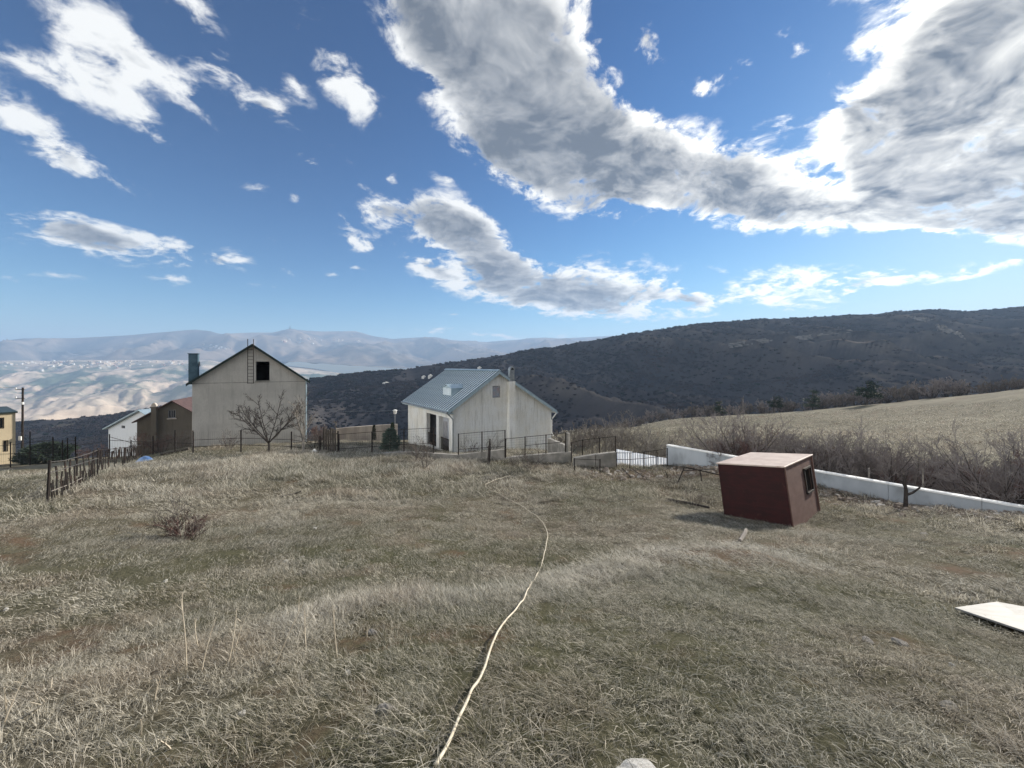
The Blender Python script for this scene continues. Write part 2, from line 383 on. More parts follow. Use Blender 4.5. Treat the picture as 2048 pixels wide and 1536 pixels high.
M['shed_side'] = red_sheet('paler_red_painted_steel', (0.125, 0.068, 0.056), (0.155, 0.09, 0.075), (0.11, 0.045, 0.032), 0.7)  # window side paler and browner than the dark red front
M['shed_roof'] = red_sheet('pale_roof_sheet', (0.56, 0.46, 0.40), (0.46, 0.36, 0.31), (0.30, 0.18, 0.14), 0.5)  # roof sheet much paler than the panels

# ------------------------------------------------------------------ ground: heights
def P(px, py, Y):
    return ((px - CX) / F * Y, Y, CZ - (py - CY) / F * Y)
NEAR = [P(*a) for a in [
 (0, 1300, 3.6), (0, 1100, 7.0), (93, 1003, 12.5), (0, 955, 20), (0, 930, 25.5), (195, 951, 17.3), (285, 922, 26),
 (400, 1330, 3.0), (400, 1200, 5.2), (400, 1080, 9), (400, 985, 15.5), (400, 922, 23), (400, 900, 27.5),
 (700, 1230, 4.2), (700, 1105, 7.5), (700, 1000, 14.5), (700, 930, 21.5), (690, 906, 26),
 (1024, 1232, 4.0), (1024, 1138, 7), (1024, 1060, 11), (1024, 995, 16), (1010, 935, 22), (1010, 912, 25),
 (1300, 1130, 6.2), (1300, 1010, 13.5), (1300, 962, 19), (1300, 938, 23),
 (1500, 1115, 6.5), (1700, 1010, 15), (1850, 1008, 15.0), (1640, 972, 17.8), (1450, 935, 21), (1340, 927, 23.8), (2048, 1030, 13.3),
 (2048, 1100, 7.8), (2048, 1300, 3.9), (1580, 1050, 13.05 * .97), (1448, 1034, 13.05), (1637, 1008, 14.7),
 (385, 893, 28), (610, 885, 31.7), (905, 909, 26.6), (1100, 905, 31.5), (817, 886, 34),
 (1150, 945, 20.5), (1200, 950, 20.5), (1130, 925, 23)]]
NEAR += [(0, 0, 0), (2.2, 1.7, -.17), (-2.2, 1.7, -.2), (0, 1.7, -.17), (0, -6, .9), (-8, -3, .2), (8, -3, .3), (-25, -8, -.6), (25, -8, -.6), (0, -25, 3), (-20, 5, -2.0), (22, 5, -1.6), (-35, 15, -3.9), (32, 12, -4.5), (-40, -20, -1), (40, -20, -1)]
NEAR += [(13, 26, -6.4), (18, 20, -5.8), (22, 15.5, -5.2), (16, 32, -8.5), (25, 25, -8.2), (30, 20, -7.4), (-10, 37.5, -5.6), (-14, 40, -6.2), (-35, 40, -8.0), (-24, 44, -8.2), (0, 45, -9), (10, 40, -9), (26, 36, -9), (38, 30, -7.5), (-45, 30, -7.0), (-52, 40, -8.5)]
FAR = [P(*a) for a in [
 (1140, 868, 62), (1300, 846, 130), (1500, 832, 125), (1700, 815, 115), (1850, 800, 108), (2048, 779, 95), (2300, 750, 85),
 (1400, 884, 50), (1700, 886, 46), (2000, 888, 42), (2048, 832, 65), (1500, 860, 78), (1700, 848, 72), (1250, 866, 80), (2300, 830, 50)]]
FAR += [(15, 40, -9.2), (30, 38, -9), (0, 48, -9.6), (-25, 46, -8.6), (-50, 45, -9.5), (-20, 70, -16), (-60, 70, -18), (0, 80, -19), (-60, 140, -38), (0, 160, -42), (-120, 120, -36), (50, 210, -42), (150, 190, -38), (250, 150, -30), (100, 300, -46), (-100, 300, -70), (-250, 250, -75), (250, 300, -42), (120, 60, 0), (60, 0, 2), (150, 0, 8), (0, -60, 8), (-60, 0, -4), (-150, 0, -12), (-150, 60, -22), (0, -200, 25), (250, 60, 4), (-250, 100, -50), (0, 400, -60), (-400, 200, -90), (400, 200, -20), (400, 0, 20), (-400, -100, -30)]

class TPS:
    def __init__(s, pts, lam=0.02):
        p = np.array(pts, float); s.s = 20.0; s.c = p[:, :2] / s.s; n = len(p)
        K = s.phi(s.c); Pm = np.c_[np.ones(n), s.c]
        A = np.zeros((n + 3, n + 3)); A[:n, :n] = K + lam * np.eye(n); A[:n, n:] = Pm; A[n:, :n] = Pm.T
        s.w = np.linalg.solve(A, np.r_[p[:, 2], 0, 0, 0])
    def phi(s, q):
        d2 = ((q[:, None, :] - s.c[None]) ** 2).sum(-1); return 0.5 * d2 * np.log(d2 + 1e-9)
    def __call__(s, x, y):
        sh = np.shape(x); q = np.c_[np.ravel(x), np.ravel(y)] / s.s; out = np.empty(len(q))
        for i in range(0, len(q), 40000):
            k = q[i:i + 40000]; out[i:i + 40000] = s.phi(k) @ s.w[:-3] + s.w[-3] + k @ s.w[-2:]
        return out.reshape(sh)
tps_n, tps_f = TPS(NEAR, 0.004), TPS(FAR, 0.01)

LIP = np.array([P(*a)[:2] for a in [(-300, 1500, 2.1), (150, 1400, 2.5), (400, 1330, 3.0), (700, 1235, 4.1), (1000, 1205, 4.5), (1300, 1135, 6.1), (1500, 1105, 6.9)]])
def lip_dist(x, y):
    best = np.full(np.shape(x), 1e9)
    for a, b in zip(LIP[:-1], LIP[1:]):
        d = b - a; t = np.clip(((x - a[0]) * d[0] + (y - a[1]) * d[1]) / d.dot(d), 0, 1)
        best = np.minimum(best, np.hypot(x - a[0] - t * d[0], y - a[1] - t * d[1]))
    return best
def gz(x, y):
    x = np.asarray(x, float); y = np.asarray(y, float)
    r = np.hypot(x, y)
    k = sstep(36, 56, r)
    z = tps_n(x, y) * (1 - k) + tps_f(x, y) * k
    z = z + 0.10 * np.exp(-(lip_dist(x, y) / 0.55) ** 2)
    z = z + (fbm(x * .45, y * .45, 3, 5) - .5) * 0.24 * sstep(0.5, 4, r) + (fbm(x * 2.2, y * 2.2, 3, 9) - .5) * 0.07
    return z + (fbm(x * .05, y * .05, 3, 15) - .5) * 1.1 * k
def gz1(x, y): return float(gz(np.array([x]), np.array([y]))[0])
def pix_ground(px, py, lift=0.0):
    """where the line of sight through a photo point meets the ground"""
    ys = np.geomspace(0.8, 70, 900); xs = (px - CX) / F * ys; zs = CZ - (py - CY) / F * ys
    below = np.nonzero(zs <= gz(xs, ys) + lift)[0]
    i = below[0] if len(below) else len(ys) - 1
    return Vector((xs[i], ys[i], gz1(xs[i], ys[i])))
def at(px, Y): return (px - CX) / F * Y
def zz(py, Y): return CZ - (py - CY) / F * Y

# what grows where: greenness, height of the grass, bare earth
def fields(x, y):
    n1, n2, n3 = fbm(x * .28, y * .28, 4, 21), fbm(x * 1.1, y * 1.1, 3, 33), fbm(x * .6, y * .6, 4, 47)
    ld = lip_dist(x, y)
    hollow = np.exp(-(((x + 2.5) / 6.5) ** 2 + ((y - 7.0) / 3.6) ** 2))
    green = np.clip(sstep(.46, .70, n1) * .55 + hollow * .85 * sstep(.28, .55, n2) + .12 * sstep(.5, .7, n3) - .5 * np.exp(-(ld / .5) ** 2), 0, 1)
    crest = np.exp(-(((x + 8) / 9) ** 2 + ((y - 22.0) / 4.5) ** 2))
    tall = np.clip(.25 + .9 * np.exp(-(ld / .45) ** 2) * sstep(.35, .6, n2) + .9 * crest + .5 * sstep(.55, .75, n3) - .25 * hollow, 0, 1.4)
    bare = sstep(.63, .76, fbm(x * .9 + 40, y * .9, 4, 61))
    u, v = at(1310, 20.5), 20.6
    rub = np.exp(-(((x - u) / 3.6) ** 4 + ((y - v) / 1.5) ** 4))
    wl = np.exp(-(((x - 15.6) * .787 + (y - 16.2) * .617 + 1.1) / 1.3) ** 2) * sstep(8.5, 10, x) * (y < 25)
    return green, tall, np.clip(bare * .8 + rub + .8 * wl, 0, 1)

# ------------------------------------------------------------------ ground sheet
az = np.r_[np.arange(-180, -72, 3.0), np.arange(-72, 72, 0.45), np.arange(72, 180.1, 3.0)]
rr = np.r_[0.02, np.geomspace(0.3, 46, 190), np.geomspace(48, 420, 60)]
A_, R_ = np.meshgrid(np.radians(az), rr)
GX, GY = R_ * np.sin(A_), R_ * np.cos(A_)
GZ = gz(GX, GY)
me = grid_mesh('ground', GX, GY, GZ)
me.flip_normals()
gr_, tl_, br_ = fields(GX, GY)
for nm, arr in (('green', gr_), ('bare', br_)): add_attr(me, nm, arr)
m, t, p = newmat('dry_meadow_soil')
geo = t.n('ShaderNodeNewGeometry').outputs['Position']
ga = t.n('ShaderNodeAttribute', attribute_name='green').outputs['Fac']
ba = t.n('ShaderNodeAttribute', attribute_name='bare').outputs['Fac']
straw = t.mix(t.rng(t.noise(geo, 1.7, 6, .65), .35, .65), (0.12, 0.105, 0.075), (0.19, 0.17, 0.122))
straw = t.mix(t.rng(t.noise(geo, 22, 6, .7), .40, .64), straw, (0.045, 0.040, 0.026))
mpf = t.n('ShaderNodeMapping'); t.l(geo, mpf.inputs[0]); mpf.inputs['Scale'].default_value = (.06, .22, .06)
fcol = t.mix(t.rng(t.noise(mpf.outputs[0], 2.0, 8, .65), .36, .64), (0.13, 0.118, 0.085), (0.20, 0.18, 0.132))
rad = t.vmath('LENGTH', geo)
straw = t.mix(t.rng(rad, 26, 40), straw, fcol)
col = t.mix(t.math('MULTIPLY', ga, t.rng(rad, 30, 45, .85, .3)), straw, (0.070, 0.072, 0.036))
col = t.mix(t.math('MULTIPLY', ba, t.rng(t.noise(geo, 3.2, 6, .65), .35, .6)), col, (0.125, 0.082, 0.055))
t.l(col, p.inputs['Base Color']); p.inputs['Roughness'].default_value = 1.0; p.inputs['Specular IOR Level'].default_value = 0.1
b = t.n('ShaderNodeBump'); b.inputs['Strength'].default_value = .9; b.inputs['Distance'].default_value = .05
t.l(t.noise(geo, 16, 8, .7), b.inputs['Height']); t.l(b.outputs[0], p.inputs['Normal'])
M['ground'] = m
tag(mkobj('ground', me, m), 'sloping dry meadow with patches of green and bare earth', 'ground', kind='structure')

# ------------------------------------------------------------------ hills and mountains
def curve(tab, px):
    xs, ys = zip(*tab); return np.interp(px, xs, ys)
SIL_HILL = [(-700, 880), (-200, 862), (0, 850), (30, 846), (232, 829), (420, 795), (613, 757), (700, 748), (830, 736), (986, 712), (1197, 679), (1300, 661), (1400, 647), (1500, 641), (1600, 637), (1700, 631), (1800, 623), (1870, 619), (1930, 624), (1980, 621), (2048, 613), (2300, 590), (2700, 575), (3400, 600)]
nu, ny = 420, 200
pxs = np.linspace(-700, 3400, nu); U = (pxs - CX) / F
Yr = np.interp(pxs, [-700, 0, 600, 1200, 2048, 3400], [420, 480, 640, 850, 1000, 900])
y_sil = curve(SIL_HILL, pxs)
k5 = np.hanning(9); k5 /= k5.sum(); y_sil = np.convolve(np.pad(y_sil, 4, 'edge'), k5, 'valid')
Zr = CZ - (y_sil - CY) / F * Yr
S = np.r_[np.linspace(0, 1, 150) ** 1.15, 1 + np.linspace(0.02, .8, 50)]
Y0 = np.interp(pxs, [-700, 0, 1000, 2048, 3400], [150, 150, 165, 170, 150])
YY = Y0[None] + (Yr - Y0)[None] * S[:, None]
Zb = np.interp(pxs, [-700, 0, 600, 1200, 2048, 3400], [-95, -95, -75, -62, -55, -40])
s1 = np.clip(S, 0, 1)[:, None]
HZ = Zb[None] + (Zr - Zb)[None] * (0.35 * s1 + 0.65 * s1 ** 1.5)
HZ = HZ - np.clip(S - 1, 0, 1)[:, None] * 60
HX = U[None] * YY
relief = fbm((HX * .83 + YY * .56) * .0095, (YY * .83 - HX * .56) * .0032, 4, 71, .5, ridged=True) - .62
env = np.clip(s1 * (1.02 - s1) * 4, 0, 1)
HZ = HZ + relief * env * np.interp(pxs, [-700, 300, 900, 3400], [6, 16, 84, 110])[None]
HZ = HZ + (fbm(HX * .03, YY * .03, 4, 77) - .5) * 5 * np.clip(env + .15, 0, 1)
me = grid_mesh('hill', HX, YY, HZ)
add_attr(me, 'spur_lit', np.clip(sstep(.06, .26, relief) * np.clip(env, 0, 1), 0, 1))
m, t, p = newmat('scrub_covered_hillside')
geo = t.n('ShaderNodeNewGeometry').outputs['Position']
col = t.mix(t.rng(t.noise(geo, .02, 8, .62), .38, .62), (0.029, 0.029, 0.034), (0.046, 0.043, 0.046))
mpf = t.n('ShaderNodeMapping'); t.l(geo, mpf.inputs[0]); mpf.inputs['Scale'].default_value = (.6, .3, 1.6)
col = t.mix(t.rng(t.noise(mpf.outputs[0], .022, 6, .65), .60, .72), col, (0.088, 0.078, 0.066))
col = t.mix(t.rng(t.noise(geo, .16, 5, .7), .55, .7), col, (0.022, 0.021, 0.021))
spn = t.math('MULTIPLY', t.n('ShaderNodeAttribute', attribute_name='spur_lit').outputs['Fac'], t.rng(t.noise(geo, .03, 5, .65), .40, .60))
col = t.mix(spn, col, (0.086, 0.079, 0.074))  # spur grass paled in the colour, standing in for sun grazing the folds
t.l(col, p.inputs['Base Color']); p.inputs['Roughness'].default_value = 1; p.inputs['Specular IOR Level'].default_value = 0
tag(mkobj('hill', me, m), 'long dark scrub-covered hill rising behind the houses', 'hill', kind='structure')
hill_grid = (HX, YY, HZ)

# sunlit badlands valley
pv = np.linspace(-900, 1500, 460); Uv = (pv - CX) / F
Yv = np.geomspace(900, 5200, 330)
UV, VY = np.meshgrid(Uv, Yv); VX = UV * VY
def vprof(px, Y):
    top = np.interp(px, [-900, 0, 400, 620, 700, 1500], [726, 724, 722, 738, 752, 775])
    yy = np.interp(np.log(Y), np.log([900, 1500, 2000, 2800, 3600, 4300, 5200]), [900, 858, 828, 786, 748, 722, 720])
    yy = yy + (top - 722)
    return CZ - (yy - CY) / F * Y
PXV = np.broadcast_to(pv[None], VX.shape)
VZ = vprof(PXV, VY)
dg = .8
rx, ry = -VX * .56 + VY * .83, VX * .83 + VY * .56
er = fbm(rx * .00125, ry * .0036, 5, 91, .5, ridged=True)
amp = np.interp(VY[:, 0], [900, 1500, 3000, 3900, 4300, 5200], [20, 60, 85, 50, 22, 10])[:, None]
VZ = VZ + (er - .62) * amp * 2.3 + (fbm(VX * .008, VY * .008, 4, 95) - .5) * amp * .35
me = grid_mesh('valley', VX, VY, VZ)
m, t, p = newmat('bare_valley_slopes')
geo = t.n('ShaderNodeNewGeometry').outputs['Position']
col = t.mix(t.rng(t.noise(geo, .004, 8, .65), .38, .62), (0.46, 0.36, 0.28), (0.66, 0.54, 0.42))
sp = t.n('ShaderNodeSeparateXYZ'); t.l(geo, sp.inputs[0])
mid = t.math('MULTIPLY', t.rng(sp.outputs[1], 2300, 2900), t.rng(sp.outputs[1], 4500, 3900))
col = t.mix(t.math('MULTIPLY', t.rng(t.noise(geo, .0028, 7, .65), .42, .56), t.rng(mid, 0, 1, .25, .95)), col, (0.075, 0.105, 0.07))
t.l(col, p.inputs['Base Color']); p.inputs['Roughness'].default_value = 1; p.inputs['Specular IOR Level'].default_value = 0
tag(mkobj('valley', me, m), 'sunlit eroded badland slopes across the valley', 'valley', kind='structure')

SIL_MTN = [(-1200, 690), (-500, 670), (-200, 692), (0, 683), (40, 677), (150, 676), (250, 671), (340, 663), (390, 659), (420, 662), (440, 668), (500, 665), (545, 665), (580, 657), (610, 661), (640, 663), (710, 662), (725, 666), (745, 672), (785, 678), (830, 675), (870, 674), (900, 680), (970, 684), (1040, 679), (1065, 676), (1090, 675), (1120, 677), (1180, 674), (1300, 668), (1500, 672), (2000, 665), (2600, 680), (3300, 670)]
pm = np.linspace(-1200, 3300, 620); Um = (pm - CX) / F
ym = curve(SIL_MTN, pm)
Yc = np.interp(pm, [-1200, 0, 430, 600, 900, 3300], [6200, 6200, 6600, 7600, 8800, 9600])
Sm = np.r_[np.linspace(0, 1, 110), 1 + np.linspace(.03, .35, 20)]
MY = 4700 + (Yc - 4700)[None] * Sm[:, None]
MX = Um[None] * MY
Zc = CZ - (ym - CY) / F * Yc
sm = np.clip(Sm, 0, 1)[:, None]
Zmb = np.interp(pm, [-1200, 600, 800, 3300], [60, 40, -40, -60])
MZ = Zmb[None] + (Zc - Zmb)[None] * sm ** 1.25 - np.clip(Sm - 1, 0, 1)[:, None] * 700
me_env = np.clip(sm * (1.0 - sm) * 4, 0, 1)
MZ = MZ + (fbm((MX * .83 + MY * .56) * .0013, (MY * .83 - MX * .56) * .0005, 5, 101, .52, ridged=True) - .6) * 560 * me_env + (fbm(MX * .004, MY * .004, 3, 107) - .5) * 30 * (me_env + .1)
me = grid_mesh('mountain_range', MX, MY, MZ)
m, t, p = newmat('bare_mountain_slopes')
geo = t.n('ShaderNodeNewGeometry').outputs['Position']
col = t.mix(t.rng(t.noise(geo, .0016, 8, .62), .4, .6), (0.10, 0.095, 0.09), (0.27, 0.215, 0.17))
t.l(col, p.inputs['Base Color']); p.inputs['Roughness'].default_value = 1; p.inputs['Specular IOR Level'].default_value = 0
tag(mkobj('mountain_range', me, m), 'hazy blue mountain range on the horizon', 'mountains', kind='structure')

# haze in the air
hz = MB().box(-14000, 14000, -600, 12800, -420, 730).build('haze', None)
m = bpy.data.materials.new('thin_haze'); m.use_nodes = True
nt = m.node_tree
for nd in list(nt.nodes): nt.nodes.remove(nd)
o_ = nt.nodes.new('ShaderNodeOutputMaterial'); pv_ = nt.nodes.new('ShaderNodeVolumePrincipled')
pv_.inputs['Color'].default_value = (0.46, 0.67, 1.0, 1); pv_.inputs['Density'].default_value = 1.3e-4; pv_.inputs['Anisotropy'].default_value = 0.1
nt.links.new(pv_.outputs[0], o_.inputs['Volume'])
hz.data.materials.append(m)
tag(hz, 'thin blue haze filling the valley air', 'haze', kind='stuff')
#@@PART2
# ------------------------------------------------------------------ houses
def frame_pt(origin, th, x, y, z):
    c, s_ = math.cos(th), math.sin(th)
    return (origin[0] + x * c - y * s_, origin[1] + x * s_ + y * c, origin[2] + z)

def on_plane(px, py, origin, th, plane, val=0.0):
    """local coordinates of the photo point on a local plane 'x' or 'y' = val of a turned frame"""
    c, s_ = math.cos(th), math.sin(th)
    d = Vector(((px - CX) / F, 1.0, -(py - CY) / F)); o = Vector((0, 0, CZ)) - Vector(origin)
    L = lambda v: Vector((v.x * c + v.y * s_, -v.x * s_ + v.y * c, v.z))
    d, o = L(d), L(o); k = 0 if plane == 'x' else 1
    return o + d * ((val - o[k]) / d[k])

def wall_strips(mb, x0, x1, top, holes, y0, y1, axis='x', breaks=()):
    """upright wall from x0 to x1 with height function top(x), real openings (xa, xb, za, zb), thickness y0..y1"""
    xs = sorted(set([x0, x1] + [v for h in holes for v in h[:2]] + [b for b in breaks if x0 < b < x1]))
    def put(a, b, pts):
        m2 = MB().prism(pts, y0, y1)
        vs_ = m2.v if axis == 'x' else [(y, x, z) for x, y, z in m2.v]
        fs = m2.f if axis == 'x' else [tuple(reversed(f)) for f in m2.f]
        mb.poly(vs_, fs)
    for a, b in zip(xs[:-1], xs[1:]):
        hs_ = sorted([h for h in holes if h[0] <= a + 1e-6 and h[1] >= b - 1e-6], key=lambda h: h[2])
        z = 0.0
        for h in hs_:
            put(a, b, [(a, z), (b, z), (b, h[2]), (a, h[2])]); z = h[3]
        put(a, b, [(a, z), (b, z), (b, top(b)), (a, top(a))])

def roof_slab(mb, xa, za, xb, zb, y0, y1, th):
    mb.prism([(xa, za), (xb, zb), (xb, zb + th), (xa, za + th)], y0, y1)

def window_part(parent, name, x0, x1, z0, z1, y, nx=2, nz=1, fm='window_frame', pm='pane', t=0.05, axis='y'):
    """frame with bars standing in plane y, each pane its own piece"""
    def bx(mb, a, b, c, d, e, f):
        return mb.box(a, b, c, d, e, f) if axis == 'y' else mb.box(c, d, a, b, e, f)
    fr = MB()
    bx(fr, x0, x0 + t, y, y + .07, z0, z1); bx(fr, x1 - t, x1, y, y + .07, z0, z1)
    bx(fr, x0 + t, x1 - t, y, y + .07, z1 - t, z1); bx(fr, x0 + t, x1 - t, y, y + .07, z0, z0 + t)
    w_, h_ = (x1 - x0 - 2 * t) / nx, (z1 - z0 - 2 * t) / nz
    for i in range(1, nx): bx(fr, x0 + t + i * w_ - .02, x0 + t + i * w_ + .02, y + .005, y + .065, z0 + t, z1 - t)
    for j in range(1, nz): bx(fr, x0 + t, x1 - t, y + .008, y + .06, z0 + t + j * h_ - .02, z0 + t + j * h_ + .02)
    o = fr.build(name, M[fm], parent)
    for i in range(nx):
        for j in range(nz):
            mb = MB(); bx(mb, x0 + t + i * w_ + .021, x0 + t + (i + 1) * w_ - .021, y + .03, y + .04, z0 + t + j * h_ + .021, z0 + t + (j + 1) * h_ - .021)
            mb.build('pane', M[pm], o)
    return o

# --- tall grey gable house
O1, T1 = (-23.2, 28.0, -5.3), RAD(31)
h1 = tag(empty('gable_house', O1, T1), 'tall plain grey rendered house with ladder and dark attic opening in its gable', 'house')
W1, E1, R1, D1 = 7.26, 5.68, 8.42, 9.5
top1 = lambda x: E1 + (R1 - E1) * (1 - abs(x - W1 / 2) / (W1 / 2))
wa, wb = on_plane(512, 723, O1, T1, 'y'), on_plane(539, 761, O1, T1, 'y')
hole1 = (wa.x, wb.x, wb.z, wa.z)
mb = MB(); wall_strips(mb, 0, W1, top1, [hole1], 0, .3, breaks=(W1 / 2,)); mb.build('gable_wall', M['stucco_grey'], h1)
mb = MB(); wall_strips(mb, 0, W1, top1, [], D1 - .3, D1, breaks=(W1 / 2,)); mb.build('rear_wall', M['stucco_grey'], h1)
MB().box(0.003, .3, .301, D1 - .301, 0, E1 - .02).build('side_wall', M['stucco_grey'], h1)
MB().box(W1 - .3, W1 - .003, .301, D1 - .301, 0, E1 - .02).build('side_wall', M['stucco_grey'], h1)
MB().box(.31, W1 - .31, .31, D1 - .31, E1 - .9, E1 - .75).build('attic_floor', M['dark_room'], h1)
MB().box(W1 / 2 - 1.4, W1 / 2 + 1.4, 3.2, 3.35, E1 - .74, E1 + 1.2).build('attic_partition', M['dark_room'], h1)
sl1 = (R1 - E1) / (W1 / 2)
ov = .3
mb = MB(); roof_slab(mb, -ov, E1 - ov * sl1 + .02, W1 / 2, R1 + .02, -.22, D1 + .2, .10)
roof1 = mb.build('roof', M['roof_dark'], h1)
mb = MB(); roof_slab(mb, W1 / 2, R1 + .02, W1 + ov, E1 - ov * sl1 + .02, -.22, D1 + .2, .10)
mb.build('roof', M['roof_dark'], h1)
for sg in (0, 1):
    xa, xb = (-ov - .02, W1 / 2) if sg == 0 else (W1 / 2, W1 + ov + .02)
    za, zb = (E1 - ov * sl1 - .09, R1 - .09) if sg == 0 else (R1 - .09, E1 - ov * sl1 - .09)
    mb = MB(); mb.prism([(xa, za), (xb, zb), (xb, zb + .19), (xa, za + .19)], -.26, -.225); mb.build('verge_board', M['roof_dark'], h1)
MB().tube([(W1 + .05, -.05, .6), (W1 + .05, -.05, E1 - .1), (W1 + .22, -.1, E1 + .0)], .045, 8).build('downpipe', M['roof_edge'], h1)
MB().tube([(W1 + .28, -.2, E1 - .22), (W1 + .28, D1 + .2, E1 - .22)], .06, 8).build('gutter', M['roof_edge'], h1)
MB().box(-.02, W1 + .02, -.06, -.003, 0, .62).build('plinth', M['stucco_brown'], h1)
MB().box(hole1[0] - .06, hole1[1] + .06, -.05, .05, hole1[2] - .06, hole1[2]).build('sill', M['concrete'], h1)
MB().box(.02, W1 - .02, -.008, -.0005, E1 - .14, E1 - .10).build('groove_shadow_strip', M['concrete'], h1)  # darker strip, its tone standing in for the shadow in a groove
# flue
cl, cr = on_plane(378, 708, O1, T1, 'y', .6), on_plane(397, 708, O1, T1, 'y', .6)
fl = MB(); fl.box(cl.x, cr.x, .35, .95, E1 - .2, cl.z); fl = fl.build('flue', M['flue'], h1, bevel=.01)
MB().box(cl.x - .04, cr.x + .04, .31, .99, cl.z, cl.z + .05).build('cap', M['flue'], fl)
MB().box(cr.x + .001, cr.x + .09, .5, .7, cl.z - .9, cl.z - .55).build('hatch', M['galv'], fl)
# ladder hooked over the ridge
la, lb = on_plane(495.5, 678, O1, T1, 'y', -.3), on_plane(507, 767, O1, T1, 'y', -.3)
ld = tag(empty('ladder', frame_pt(O1, T1, 0, 0, 0), T1), 'narrow black iron ladder hooked over the grey gable beside the attic opening', 'ladder')
for xx in (la.x, lb.x):
    MB().tube([(xx, -.33, lb.z), (xx, -.33, la.z)], .026, 6).build('rail', M['iron'], ld)
for i in range(11):
    z = lb.z + .02 + i * (top1(la.x) - lb.z - .15) / 10.0
    MB().tube([(la.x, -.33, z), (lb.x, -.33, z)], .016, 6).build('rung', M['iron'], ld)

# --- cream house with blue-grey sheet-metal roof
O2, T2 = (-4.16, 27.0, -5.6), RAD(35)
h2 = tag(empty('metal_roof_house', O2, T2), 'cream rendered house with blue-grey standing seam metal roof and small dormer', 'house')
W2, D2, A2 = 9.08, 8.8, 3.74
EL, ER, RZ = -1.40 + 5.6, -2.10 + 5.6, 1.03 + 5.6
top2 = lambda x: EL + (RZ - EL) * x / A2 if x <= A2 else RZ + (ER - RZ) * (x - A2) / (W2 - A2)
ga, gb = on_plane(985, 772, O2, T2, 'y'), on_plane(1001, 795, O2, T2, 'y')
gh = (ga.x, gb.x, gb.z, ga.z)
mb = MB(); wall_strips(mb, 0, W2, top2, [gh], 0, .3, breaks=(A2,)); mb.build('gable_wall', M['stucco_cream'], h2)
mb = MB(); wall_strips(mb, 0, W2, top2, [], D2 - .3, D2, breaks=(A2,)); mb.build('rear_wall', M['stucco_cream'], h2)
oa, ob = on_plane(898, 836, O2, T2, 'x'), on_plane(878.5, 898, O2, T2, 'x')
oc, od = on_plane(873, 831, O2, T2, 'x'), on_plane(853, 890, O2, T2, 'x')
zt = (oa.z + oc.z) / 2; zb_ = min(ob.z, od.z) + .05
holes = [(oa.y, ob.y, zb_, zt), (oc.y, od.y, zb_, zt)]
mb = MB(); wall_strips(mb, .301, D2 - .301, lambda y: EL - .03, holes, 0.003, .3, axis='y'); mb.build('side_wall', M['stucco_cream'], h2)
MB().box(W2 - .3, W2 - .003, .301, D2 - .301, 0, ER - .03).build('side_wall', M['stucco_cream'], h2)
# recessed loggia behind the two openings
mb = MB(); mb.box(1.1, 1.2, .32, D2 - .32, 0, EL - .1); mb.build('loggia_wall', M['recess'], h2)
MB().box(.31, 1.09, .32, D2 - .32, zb_ - .25, zb_ - .02).build('loggia_floor', M['concrete'], h2)
MB().box(.31, 1.09, .32, D2 - .32, EL - .2, EL - .1).build('loggia_ceiling', M['recess'], h2)
dmid = (oc.y + .1, od.y - .1)
MB().box(1.07, 1.098, dmid[0] + .3, dmid[1] - .3, zb_ + .0, zb_ + 1.9).build('door', M['window_frame'], h2)
MB().box(-.025, .325, ob.y + .01, oc.y - .01, zb_, zt).build('pillar', M['white_paint'], h2)
for ya, yb in ((oa.y, ob.y), (oc.y, od.y)):
    rl = MB().box(.12, .17, ya, yb, zb_ + .92, zb_ + .97).build('railing', M['iron'], h2)
    MB().box(.12, .17, ya, yb, zb_ + .08, zb_ + .12).build('lower_rail', M['iron'], rl)
    n = int((yb - ya) / .13)
    for i in range(n):
        y = ya + (i + .5) * (yb - ya) / n
        MB().box(.13, .16, y - .018, y + .018, zb_ + .12, zb_ + .92).build('baluster', M['iron'], rl)
MB().box(-.06, .3, oa.y - .05, od.y + .05, zb_ - .12, zb_ - .003).build('sill', M['white_paint'], h2)
window_part(h2, 'attic_window', gh[0], gh[1], gh[2], gh[3], .06, 2, 2)
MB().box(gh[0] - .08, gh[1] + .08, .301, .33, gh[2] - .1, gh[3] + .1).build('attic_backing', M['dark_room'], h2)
# roof: slabs, separate standing seam panels
ovl, ovg = .38, .22
sl, sr = (RZ - EL) / A2, (RZ - ER) / (W2 - A2)
mb = MB(); roof_slab(mb, -ovl, EL - ovl * sl + .03, A2, RZ + .03, -ovg, D2 + ovg, .06)
rfl = mb.build('roof', M['roof_edge'], h2)
mb = MB(); roof_slab(mb, A2, RZ + .03, W2 + ovl, ER - ovl * sr + .03, -ovg, D2 + ovg, .06)
rfr = mb.build('roof', M['roof_edge'], h2)
def seam_panels(parent, x_top, z_top, x_bot, z_bot, y0, y1, n):
    ln = math.hypot(x_top - x_bot, z_top - z_bot); wd = (y1 - y0) / n
    m2 = MB().box(0, ln, .004, wd - .004, 0, .012).box(0, ln, .004, .05, .0121, .075)
    me_ = m2.mesh('roof_panel'); me_.materials.append(M['roof_metal']); me_.materials.append(M['roof_seam'])
    for pl in list(me_.polygons)[6:]: pl.material_index = 1
    for i in range(n):
        o = mkobj('roof_panel', me_, None, parent)
        o.location = (x_top, y0 + i * wd, z_top)
        o.rotation_euler = (0, math.atan2(z_top - z_bot, x_bot - x_top), 0)
        if x_bot < x_top:
            o.rotation_euler = (0, -math.atan2(z_top - z_bot, x_top - x_bot) , 0)
            o.scale = (-1, 1, 1)
    return ln
up = .06 + .033
seam_panels(rfl, A2, RZ + up, -ovl - .03, EL - (ovl + .03) * sl + up, -ovg - .03, D2 + ovg + .03, 25)
